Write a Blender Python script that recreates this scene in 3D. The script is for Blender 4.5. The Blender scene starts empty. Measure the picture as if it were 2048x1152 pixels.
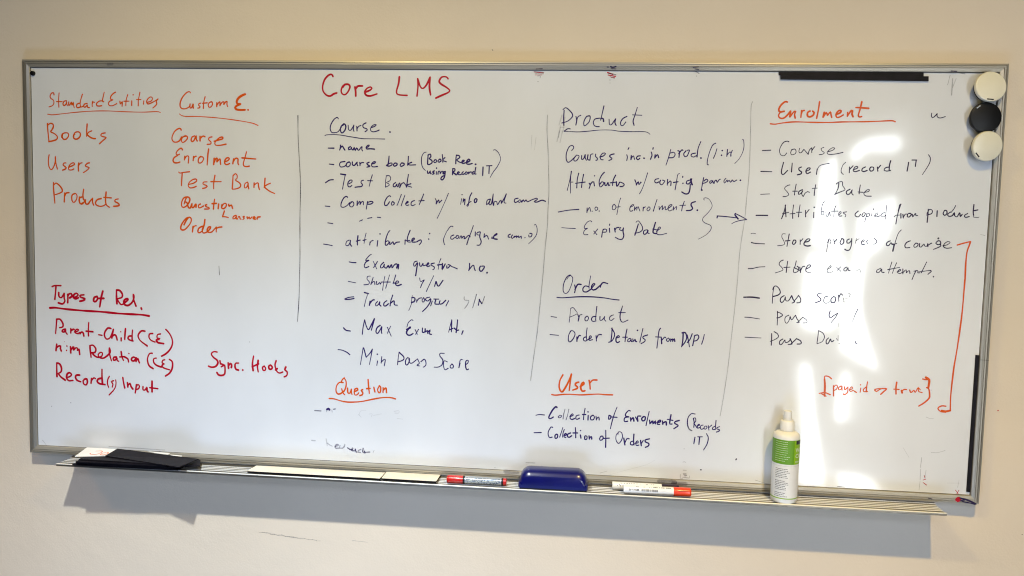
import bpy, bmesh, math, random
from mathutils import Vector, Matrix, Euler
from bpy import data as D
random.seed(7)
scn = bpy.context.scene
COL = scn.collection

# ------------------------------------------------------------------ settings
WORLD = .01
# ceiling spotlights: x, watts, colour, cone
LAMPS = [(-1.91, 42, (1, .58, .24), 125), (-.41, 246, (.64, .795, 1), 100), (-.41, 58, (1, .79, .29), 175),
         (.81, 92, (1, .70, .26), 100), (.81, 46, (1, .72, .20), 175)]
AREAS = [((.0, -1.6, -1.5), (.0, 0, -.35), 1.1, .5, 14, (.44, .63, 1)),
         ((-.1, -4.0, 1.75), (0, 0, -.3), 2.2, .5, 30, (.58, .71, 1))]
WALL0 = (.70, .60, .475); WALL1 = (.745, .64, .51)
BOARD0 = (.68, .69, .715); BOARD1 = (.74, .75, .775)
WAVE = .0022
INKO = (.62, .080, .0005); INKR = (.42, .0008, .016); INKB = (.024, .010, .115); INKK = (.024, .015, .060)
INKW = 1.0
WINE = 27
CURT = 1.1
PANES = [[(1.467, .03), (1.584, .03), (1.584, .516), (1.467, .454)], [(1.436, -.424), (1.552, -.42), (1.583, -.02), (1.462, -.02)],
         [(1.68, .51), (1.70, .567), (1.751, .609), (1.863, .646), (1.864, .57), (1.78, .569), (1.725, .51)],
         [(1.654, -.039), (1.746, -.008), (1.83, .05), (1.86, .188), (1.86, .33), (1.797, .269), (1.709, .184), (1.69, .05)],
         [(1.616, -.545), (1.683, -.585), (1.848, -.66), (1.70, -.60), (1.714, -.26), (1.74, -.03), (1.654, -.05), (1.625, -.263)],
         [(1.66, -.70), (1.69, -.68), (1.704, -.95), (1.653, -.95)],
         [(1.412, -.66), (1.451, -.62), (1.482, -.921), (1.626, -1.318), (1.43, -1.299)],
         [(1.692, -1.256), (1.78, -1.262), (1.873, -1.333), (1.701, -1.328)]]
# ------------------------------------------------------------------ camera
camd = D.cameras.new("camera"); cam = D.objects.new("camera", camd); COL.objects.link(cam)
RIGHT = Vector((0.994832, 0.098580, 0.024326))
DOWN = Vector((0.031491, -0.071796, -0.996922))
FWD = Vector((-0.096530, 0.992536, -0.074529))
CAM = Vector((0.22285, -1.64745, 0.09464))
m = Matrix((RIGHT, -DOWN, -FWD)).transposed().to_4x4(); m.translation = CAM
cam.matrix_world = m
camd.sensor_width = 36; camd.lens = 1613.94 / 2048 * 36
camd.clip_start = .01; camd.clip_end = 100
scn.camera = cam

# ------------------------------------------------------------------ world, exposure, lamps
w = D.worlds.new("World"); scn.world = w; w.use_nodes = True
bg = w.node_tree.nodes["Background"]
bg.inputs[0].default_value = (1.0, .82, .60, 1); bg.inputs[1].default_value = WORLD
scn.view_settings.view_transform = 'Standard'; scn.view_settings.look = 'None'
scn.view_settings.exposure = .12; scn.view_settings.gamma = 1
scn.cycles.use_denoising = True; scn.cycles.filter_width = 1.1
scn.cycles.max_bounces = 6; scn.cycles.transparent_max_bounces = 12
scn.cycles.sample_clamp_indirect = 4

def spot(name, loc, power, col, size=130, r=.025, blend=1.0, aim=None):
    l = D.lights.new(name, 'SPOT'); l.energy = power; l.color = col
    l.spot_size = math.radians(size); l.spot_blend = blend; l.shadow_soft_size = r
    o = D.objects.new(name, l); COL.objects.link(o); o.location = loc
    d = Vector(aim) - Vector(loc) if aim else Vector((0, 0, -1))
    o.rotation_euler = d.to_track_quat('-Z', 'Y').to_euler()
    return o
def area(name, loc, aim, sx, sy, power, col):
    l = D.lights.new(name, 'AREA'); l.shape = 'RECTANGLE'; l.size = sx; l.size_y = sy
    l.energy = power; l.color = col
    o = D.objects.new(name, l); COL.objects.link(o); o.location = loc
    o.rotation_euler = (Vector(aim) - Vector(loc)).to_track_quat('-Z', 'Y').to_euler()
    return o
for x, p, c, cone in LAMPS:
    spot("ceiling_spotlight", (x, -1.05, 1.08), p, c, cone)
for a_ in AREAS:
    area("added_fill_lamp", *a_)  # unseen cool fill, added to brighten the shadows and the lower wall

# ------------------------------------------------------------------ helpers
def tag(o, label=None, cat=None, group=None, kind=None):
    if label: o['label'] = label
    if cat: o['category'] = cat
    if group: o['group'] = group
    if kind: o['kind'] = kind
    return o
def empty(name, loc, label, cat, group=None, rz=0):
    o = D.objects.new(name, None); COL.objects.link(o); o.location = loc; o.rotation_euler = (0, 0, rz)
    o.empty_display_size = .02
    tag(o, label, cat, group); bpy.context.view_layer.update(); return o
def mesh_obj(name, verts, faces, mat, parent=None, smooth=False, bevel=0, seg=2):
    me = D.meshes.new(name); me.from_pydata([tuple(v) for v in verts], [], faces); me.validate(); me.update()
    bm = bmesh.new(); bm.from_mesh(me)
    if len(faces) < 4000: bmesh.ops.recalc_face_normals(bm, faces=bm.faces)
    if bevel:
        bmesh.ops.bevel(bm, geom=[e for e in bm.edges if e.calc_face_angle(0) > .5], offset=bevel, segments=seg, affect='EDGES', profile=.5)
    bm.to_mesh(me); bm.free()
    if smooth:
        for p in me.polygons: p.use_smooth = True
    if mat: me.materials.append(mat)
    o = D.objects.new(name, me); COL.objects.link(o)
    if parent: o.parent = parent
    return o
def boxv(x0, x1, y0, y1, z0, z1):
    v = [(x, y, z) for x in (x0, x1) for y in (y0, y1) for z in (z0, z1)]
    f = [(0, 1, 3, 2), (4, 6, 7, 5), (0, 4, 5, 1), (2, 3, 7, 6), (0, 2, 6, 4), (1, 5, 7, 3)]
    return v, f
def box(name, x0, x1, y0, y1, z0, z1, mat, parent=None, bevel=0, seg=2, smooth=False):
    v, f = boxv(x0, x1, y0, y1, z0, z1); return mesh_obj(name, v, f, mat, parent, smooth, bevel, seg)
def lathe(name, prof, mat, parent=None, n=48, axis='z', smooth=True, rib=None):
    """prof: list of (r, h). closed at ends when r == 0"""
    vs, fs = [], []
    for r, h in prof:
        for k in range(n):
            a = 2 * math.pi * k / n
            rr = r * (1 + (rib[2] * (1 if (k % 2) else 0) if rib and rib[0] <= h <= rib[1] else 0))
            p = (rr * math.cos(a), rr * math.sin(a), h)
            if axis == 'x': p = (h, rr * math.cos(a), rr * math.sin(a))
            if axis == 'y': p = (rr * math.cos(a), h, rr * math.sin(a))
            vs.append(p)
    for i in range(len(prof) - 1):
        for k in range(n):
            a, b = i * n + k, i * n + (k + 1) % n
            fs.append((a, b, b + n, a + n))
    o = mesh_obj(name, vs, fs, mat, parent, smooth)
    bm = bmesh.new(); bm.from_mesh(o.data)
    bmesh.ops.remove_doubles(bm, verts=bm.verts, dist=1e-6)
    bmesh.ops.recalc_face_normals(bm, faces=bm.faces)
    bm.to_mesh(o.data); bm.free()
    if smooth:
        mod = None
        o.data.set_sharp_from_angle(angle=math.radians(35))
    return o

# ------------------------------------------------------------------ materials
def mat(name, col, rough=.5, metal=0, coat=0, coat_rough=.1, spec=.5):
    m = D.materials.new(name); m.use_nodes = True
    b = m.node_tree.nodes["Principled BSDF"]
    b.inputs['Base Color'].default_value = (*col, 1); b.inputs['Roughness'].default_value = rough
    b.inputs['Metallic'].default_value = metal; b.inputs['Coat Weight'].default_value = coat
    b.inputs['Coat Roughness'].default_value = coat_rough; b.inputs['Specular IOR Level'].default_value = spec
    return m
def N(m, t, **kw):
    n = m.node_tree.nodes.new(t)
    for k, v in kw.items():
        if k in n.inputs: n.inputs[k].default_value = v
        else: setattr(n, k, v)
    return n
def L(m, a, b): m.node_tree.links.new(a, b)
def objco(m, scale=(1, 1, 1)):
    t = N(m, 'ShaderNodeTexCoord'); mp = N(m, 'ShaderNodeMapping'); mp.inputs['Scale'].default_value = scale
    L(m, t.outputs['Object'], mp.inputs[0]); return mp.outputs[0]
def noisy(m, c0, c1, scale=(1, 1, 1), ns=5, detail=4, lo=.35, hi=.65, bump=0, bscale=None, bdist=.001):
    b = m.node_tree.nodes["Principled BSDF"]
    n = N(m, 'ShaderNodeTexNoise'); n.inputs['Scale'].default_value = ns; n.inputs['Detail'].default_value = detail
    L(m, objco(m, scale), n.inputs['Vector'])
    r = N(m, 'ShaderNodeValToRGB'); r.color_ramp.elements[0].position = lo; r.color_ramp.elements[1].position = hi
    r.color_ramp.elements[0].color = (*c0, 1); r.color_ramp.elements[1].color = (*c1, 1)
    L(m, n.outputs['Fac'], r.inputs[0]); L(m, r.outputs[0], b.inputs['Base Color'])
    if bump:
        n2 = N(m, 'ShaderNodeTexNoise'); n2.inputs['Scale'].default_value = bscale or ns; n2.inputs['Detail'].default_value = 5
        L(m, objco(m, scale), n2.inputs['Vector'])
        bp = N(m, 'ShaderNodeBump'); bp.inputs['Strength'].default_value = bump; bp.inputs['Distance'].default_value = bdist
        L(m, n2.outputs['Fac'], bp.inputs['Height']); L(m, bp.outputs[0], b.inputs['Normal'])
    return m
# painted plaster wall: cream emulsion, orange peel relief, soft trowel waves
M_wall = noisy(mat('wall_paint', (.8, .7, .5), .75, spec=.25), WALL0, WALL1, ns=2.2, detail=6, bump=.35, bscale=260, bdist=.0012)
_b = M_wall.node_tree.nodes["Principled BSDF"]
_n = N(M_wall, 'ShaderNodeTexNoise'); _n.inputs['Scale'].default_value = 9; _n.inputs['Detail'].default_value = 3
L(M_wall, objco(M_wall), _n.inputs['Vector'])
_bp = N(M_wall, 'ShaderNodeBump'); _bp.inputs['Strength'].default_value = .5; _bp.inputs['Distance'].default_value = .006
L(M_wall, _n.outputs['Fac'], _bp.inputs['Height'])
_old = _b.inputs['Normal'].links[0].from_node; L(M_wall, _bp.outputs[0], _old.inputs['Normal'])

# enamelled board
M_board = noisy(mat('board_enamel', (.6, .6, .6), .30, coat=1, coat_rough=.07, spec=.5), BOARD0, BOARD1, scale=(1, 1, .55), ns=6, detail=6, lo=.3, hi=.7)
_b = M_board.node_tree.nodes["Principled BSDF"]
def board_wave(m):
    b = m.node_tree.nodes["Principled BSDF"]
    n = N(m, 'ShaderNodeTexNoise'); n.inputs['Scale'].default_value = 4.0; n.inputs['Detail'].default_value = 1.0
    L(m, objco(m, (1.2, 1, .5)), n.inputs['Vector'])
    bp = N(m, 'ShaderNodeBump'); bp.inputs['Strength'].default_value = 1; bp.inputs['Distance'].default_value = WAVE
    L(m, n.outputs['Fac'], bp.inputs['Height'])
    L(m, bp.outputs[0], b.inputs['Coat Normal']); L(m, bp.outputs[0], b.inputs['Normal'])
board_wave(M_board)
def ink(name, col):
    m = mat(name, col, .45, coat=.2, coat_rough=.12, spec=.2)
    nt = m.node_tree; b = nt.nodes["Principled BSDF"]; out = nt.nodes["Material Output"]
    at = N(m, 'ShaderNodeAttribute'); at.attribute_name = 'ink_load'
    n = N(m, 'ShaderNodeTexNoise'); n.inputs['Scale'].default_value = 420; n.inputs['Detail'].default_value = 3
    L(m, objco(m), n.inputs['Vector'])
    n3 = N(m, 'ShaderNodeTexNoise'); n3.inputs['Scale'].default_value = 45; n3.inputs['Detail'].default_value = 2
    L(m, objco(m), n3.inputs['Vector'])
    mr = N(m, 'ShaderNodeMapRange'); mr.inputs['From Min'].default_value = .3; mr.inputs['From Max'].default_value = .6
    mr.inputs['To Min'].default_value = .8; mr.inputs['To Max'].default_value = 1.35
    L(m, n.outputs['Fac'], mr.inputs['Value'])
    mr3 = N(m, 'ShaderNodeMapRange'); mr3.inputs['From Min'].default_value = .35; mr3.inputs['From Max'].default_value = .6
    mr3.inputs['To Min'].default_value = .8; mr3.inputs['To Max'].default_value = 1.25
    L(m, n3.outputs['Fac'], mr3.inputs['Value'])
    a = N(m, 'ShaderNodeMath', operation='MULTIPLY'); L(m, at.outputs['Fac'], a.inputs[0]); L(m, mr.outputs[0], a.inputs[1])
    a2 = N(m, 'ShaderNodeMath', operation='MULTIPLY', use_clamp=True); L(m, a.outputs[0], a2.inputs[0]); L(m, mr3.outputs[0], a2.inputs[1])
    tr = N(m, 'ShaderNodeBsdfTransparent'); mx = N(m, 'ShaderNodeMixShader')
    L(m, a2.outputs[0], mx.inputs[0]); L(m, tr.outputs[0], mx.inputs[1]); L(m, b.outputs[0], mx.inputs[2])
    L(m, mx.outputs[0], out.inputs[0])
    return m
INK = {'o': ink('orange_ink', INKO), 'r': ink('red_ink', INKR), 'b': ink('violet_blue_ink', INKB), 'k': ink('black_violet_ink', INKK)}
M_alu = noisy(mat('champagne_aluminium', (.4, .4, .4), .42, metal=.5), (.36, .33, .27), (.50, .465, .40), scale=(1, 40, 40), ns=3, detail=4, bump=.15, bscale=30, bdist=.0003)
M_aluv = noisy(mat('champagne_aluminium_upright', (.4, .4, .4), .42, metal=.75), (.36, .33, .27), (.50, .465, .40), scale=(40, 40, 1), ns=3, detail=4, bump=.15, bscale=30, bdist=.0003)
M_tray = noisy(mat('tray_aluminium', (.5, .5, .5), .33, metal=.8), (.20, .18, .145), (.30, .27, .22), scale=(1, 6, 6), ns=9, detail=3)
M_rib = mat('rib_highlight_aluminium', (.74, .73, .70), .4, metal=.3)  # tray metal made lighter: highlight lines along the ribs put into the colour
M_seam = mat('dark_seam', (.02, .018, .015), .8)
M_black = noisy(mat('black_rubber', (.01, .01, .01), .6, spec=.2), (.004, .003, .005), (.009, .007, .011), ns=60)
M_blackgl = mat('black_plastic', (.003, .003, .004), .45, spec=.3)
M_cream = noisy(mat('cream_card', (.8, .7, .5), .6), (.74, .66, .52), (.82, .74, .60), ns=20)
M_white = noisy(mat('white_card', (.8, .8, .8), .5), (.76, .73, .68), (.84, .81, .77), ns=20)
M_offwh = noisy(mat('ivory_plastic', (.8, .75, .6), .32), (.74, .70, .56), (.80, .76, .62), ns=12)
M_blue = noisy(mat('blue_plastic', (.01, .012, .3), .28, coat=.3), (.002, .003, .085), (.003, .004, .11), ns=30)
M_felt = mat('grey_felt', (.03, .03, .035), .95)
M_red = mat('red_plastic', (.55, .015, .012), .28, coat=.3)
M_redor = mat('orange_red_plastic', (.80, .045, .008), .3, coat=.3)
M_silver = mat('silver_sleeve', (.42, .45, .48), .32, metal=.5)
M_bluepr = mat('blue_print', (.02, .05, .13), .5)
M_purple = mat('dark_purple_plastic', (.015, .008, .03), .3)
M_wpl = noisy(mat('white_plastic', (.8, .8, .8), .35), (.74, .74, .74), (.80, .80, .80), ns=30)
M_green = mat('green_print', (.25, .47, .012), .45)
M_greend = mat('darker_green_print', (.13, .32, .015), .45)
M_prtw = mat('white_print', (.75, .80, .65), .5)
M_prtk = mat('dark_grey_print', (.06, .06, .07), .6)
M_navy = mat('navy_print', (.006, .006, .03), .4)
M_orpen = mat('orange_pen', (.80, .22, .10), .6)
M_scuff = INK['k']

# ------------------------------------------------------------------ wall
WY = .018
wall = mesh_obj('wall', [(-2.6, WY, -2), (2.8, WY, -2), (2.8, WY, 1.6), (-2.6, WY, 1.6), (-2.6, WY + .12, -2), (2.8, WY + .12, -2), (2.8, WY + .12, 1.6), (-2.6, WY + .12, 1.6)],
                [(0, 1, 2, 3), (4, 7, 6, 5), (0, 3, 7, 4), (1, 5, 6, 2), (3, 2, 6, 7), (0, 4, 5, 1)], M_wall)
tag(wall, 'cream painted plaster wall with fine orange peel texture', kind='structure')

# ------------------------------------------------------------------ ribbons of ink
def catmull(P, step):
    if len(P) < 3:
        out = [P[0]]
        if len(P) == 2:
            n = max(1, int((P[1] - P[0]).length / step))
            out = [P[0].lerp(P[1], i / n) for i in range(n + 1)]
        return out
    Q = [P[0] * 2 - P[1]] + P + [P[-1] * 2 - P[-2]]; out = []
    for i in range(1, len(Q) - 2):
        p0, p1, p2, p3 = Q[i - 1:i + 3]
        n = max(2, int((p2 - p1).length / step)); 
        for k in range(n):
            t = k / n
            out.append(.5 * ((2 * p1) + (p2 - p0) * t + (2 * p0 - 5 * p1 + 4 * p2 - p3) * t * t + (3 * p1 - p0 - 3 * p2 + p3) * t ** 3))
    out.append(P[-1]); return out
def ribbons(name, strokes, m, parent, y0=0., lift=.00025):
    """strokes: (width, density, [Vector2 ...]) in board metres; flat marker ink just proud of the surface"""
    vs, fs, dn = [], [], []
    for si, (wd, de, P) in enumerate(strokes):
        yb = y0 - lift - .000018 * (si % 24)
        if len(P) == 1:
            c = P[0]; i0 = len(vs); vs.append((c.x, yb, c.y)); dn.append(min(1, de * 1.1))
            for k in range(10):
                a = 2 * math.pi * k / 10; r = wd * .62 * random.uniform(.9, 1.15)
                vs.append((c.x + r * math.cos(a), yb, c.y + r * math.sin(a))); dn.append(de * .85)
            for k in range(10): fs.append((i0, i0 + 1 + k, i0 + 1 + (k + 1) % 10))
            continue
        S = catmull(P, .0022); n = len(S); ph = random.random() * 6; fr = random.uniform(60, 140)
        # end caps: extend by a little
        rows = []; acc = 0
        for i in range(n):
            a = S[max(0, i - 1)]; b = S[min(n - 1, i + 1)]; t = b - a
            if t.length < 1e-9: t = Vector((1, 0))
            t.normalize(); nn = Vector((-t.y, t.x))
            if i: acc += (S[i] - S[i - 1]).length
            hw = wd * .5 * (1 + .14 * math.sin(acc * fr + ph))
            d = de * (1 + .12 * math.sin(acc * fr * .7 + ph * 2))
            if i == 0: rows.append((S[i] - t * hw * .75, nn, hw * .5, d, acc))
            rows.append((S[i], nn, hw, d, acc))
            if i == n - 1: rows.append((S[i] + t * hw * .75, nn, hw * .45, d * 1.1, acc))
        i0 = len(vs)
        for j, (c, nn, hw, d, ac) in enumerate(rows):
            yy = yb - ac * .00015
            for q, dd in ((-1, .8), (-.6, 1.1), (.6, 1.1), (1, .8)):
                p = c + nn * hw * q; vs.append((p.x, yy, p.y)); dn.append(min(1.3, d * dd))
        for j in range(len(rows) - 1):
            for q in range(3):
                a = i0 + j * 4 + q; fs.append((a, a + 1, a + 5, a + 4))
    me = D.meshes.new(name); me.from_pydata(vs, [], fs); me.update()
    at = me.attributes.new('ink_load', 'FLOAT', 'POINT'); at.data.foreach_set('value', dn)
    me.materials.append(m)
    o = D.objects.new(name, me); COL.objects.link(o)
    if parent: o.parent = parent
    return o

# ------------------------------------------------------------------ whiteboard
W2, H2 = 1.0, .42765
wb = empty('whiteboard', (0, 0, 0), 'large framed whiteboard on the wall covered in handwritten notes', 'whiteboard')
box('writing_surface', -W2 + .0150, W2 - .0150, .0, .014, -H2 + .0150, H2 - .0150, M_board, wb)
# frame profile: d from the outer edge inwards, y depth
PROF = [(0, WY - .001), (0, -.0046), (.0006, -.0056), (.0036, -.0060), (.0040, -.0040), (.0048, -.0040), (.0052, -.0060), (.0078, -.0060), (.0082, -.0042), (.0089, -.0042), (.0093, -.0058), (.0152, -.0040), (.0160, -.0030), (.0160, .0006)]
def rail(side):
    vs = []
    for end in (0, 1):
        for d, y in PROF:
            if side in 'tb':
                x = (-W2 + d) if end == 0 else (W2 - d)
                z = (H2 - d) if side == 't' else (-H2 + d)
            else:
                z = (-H2 + d) if end == 0 else (H2 - d)
                x = (-W2 + d) if side == 'l' else (W2 - d)
            # hairline gap at the mitre
            if side in 'tb': x += .00012 if end == 0 else -.00012
            vs.append((x, y, z))
    n = len(PROF); fs = [(i, i + 1, n + i + 1, n + i) for i in range(n - 1)] + [tuple(range(n)), tuple(range(2 * n - 1, n - 1, -1)), (n - 1, 0, n, 2 * n - 1)]
    return mesh_obj('frame_rail', vs, fs, M_alu if side in 'tb' else M_aluv, wb)
for s in 'tblr': rail(s)
# dark seam between frame and surface
g = .0160
for (x0, x1, z0, z1) in ((-W2 + g, W2 - g, H2 - g - .0009, H2 - g), (-W2 + g, W2 - g, -H2 + g, -H2 + g + .0006), (-W2 + g, -W2 + g + .0007, -H2 + g + .0006, H2 - g - .0009), (W2 - g - .0007, W2 - g, -H2 + g + .0006, H2 - g - .0009)):
    box('frame_seam', x0, x1, -.0003, .0005, z0, z1, M_seam, wb)
# joint mark on the right rail
box('frame_joint', .9838, .9995, -.0063, -.0050, -.1405, -.1399, M_seam, wb)

# pen tray : ribbed aluminium extrusion
TZ = -.434
tray_prof = [(-.0005, -.4300), (-.0062, -.4300), (-.0066, -.4322), (-.0090, TZ)]
for i in range(4):
    yb = -.0160 - i * .0098
    tray_prof += [(yb + .0030, TZ), (yb + .0028, TZ - .0009), (yb - .0028, TZ - .0009), (yb - .0030, TZ)]
tray_prof += [(-.0545, TZ), (-.0556, TZ + .0022), (-.0573, TZ + .0026), (-.0585, TZ + .0014), (-.0585, TZ - .0026), (-.0574, TZ - .0034), (-.0030, TZ - .0028), (-.0005, TZ - .0028)]
tvs = [(x, y, z) for x in (-.9013, .9176) for y, z in tray_prof]; n = len(tray_prof)
tray = mesh_obj('pen_tray', tvs, [(i, (i + 1) % n, n + (i + 1) % n, n + i) for i in range(n)] + [tuple(range(n)), tuple(range(2 * n - 1, n - 1, -1))], M_tray, wb)

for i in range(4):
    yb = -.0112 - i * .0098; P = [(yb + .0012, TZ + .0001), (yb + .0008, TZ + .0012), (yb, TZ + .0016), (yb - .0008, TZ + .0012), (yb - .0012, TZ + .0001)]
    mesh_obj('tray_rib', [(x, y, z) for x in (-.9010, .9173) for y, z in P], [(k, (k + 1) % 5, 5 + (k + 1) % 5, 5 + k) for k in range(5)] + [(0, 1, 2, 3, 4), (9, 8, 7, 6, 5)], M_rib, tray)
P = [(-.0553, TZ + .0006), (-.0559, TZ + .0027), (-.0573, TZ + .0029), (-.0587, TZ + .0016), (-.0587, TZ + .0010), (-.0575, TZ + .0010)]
mesh_obj('tray_rib', [(x, y, z) for x in (-.9010, .9173) for y, z in P], [(k, (k + 1) % 6, 6 + (k + 1) % 6, 6 + k) for k in range(6)] + [tuple(range(6)), tuple(range(11, 5, -1))], M_rib, tray)

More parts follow.
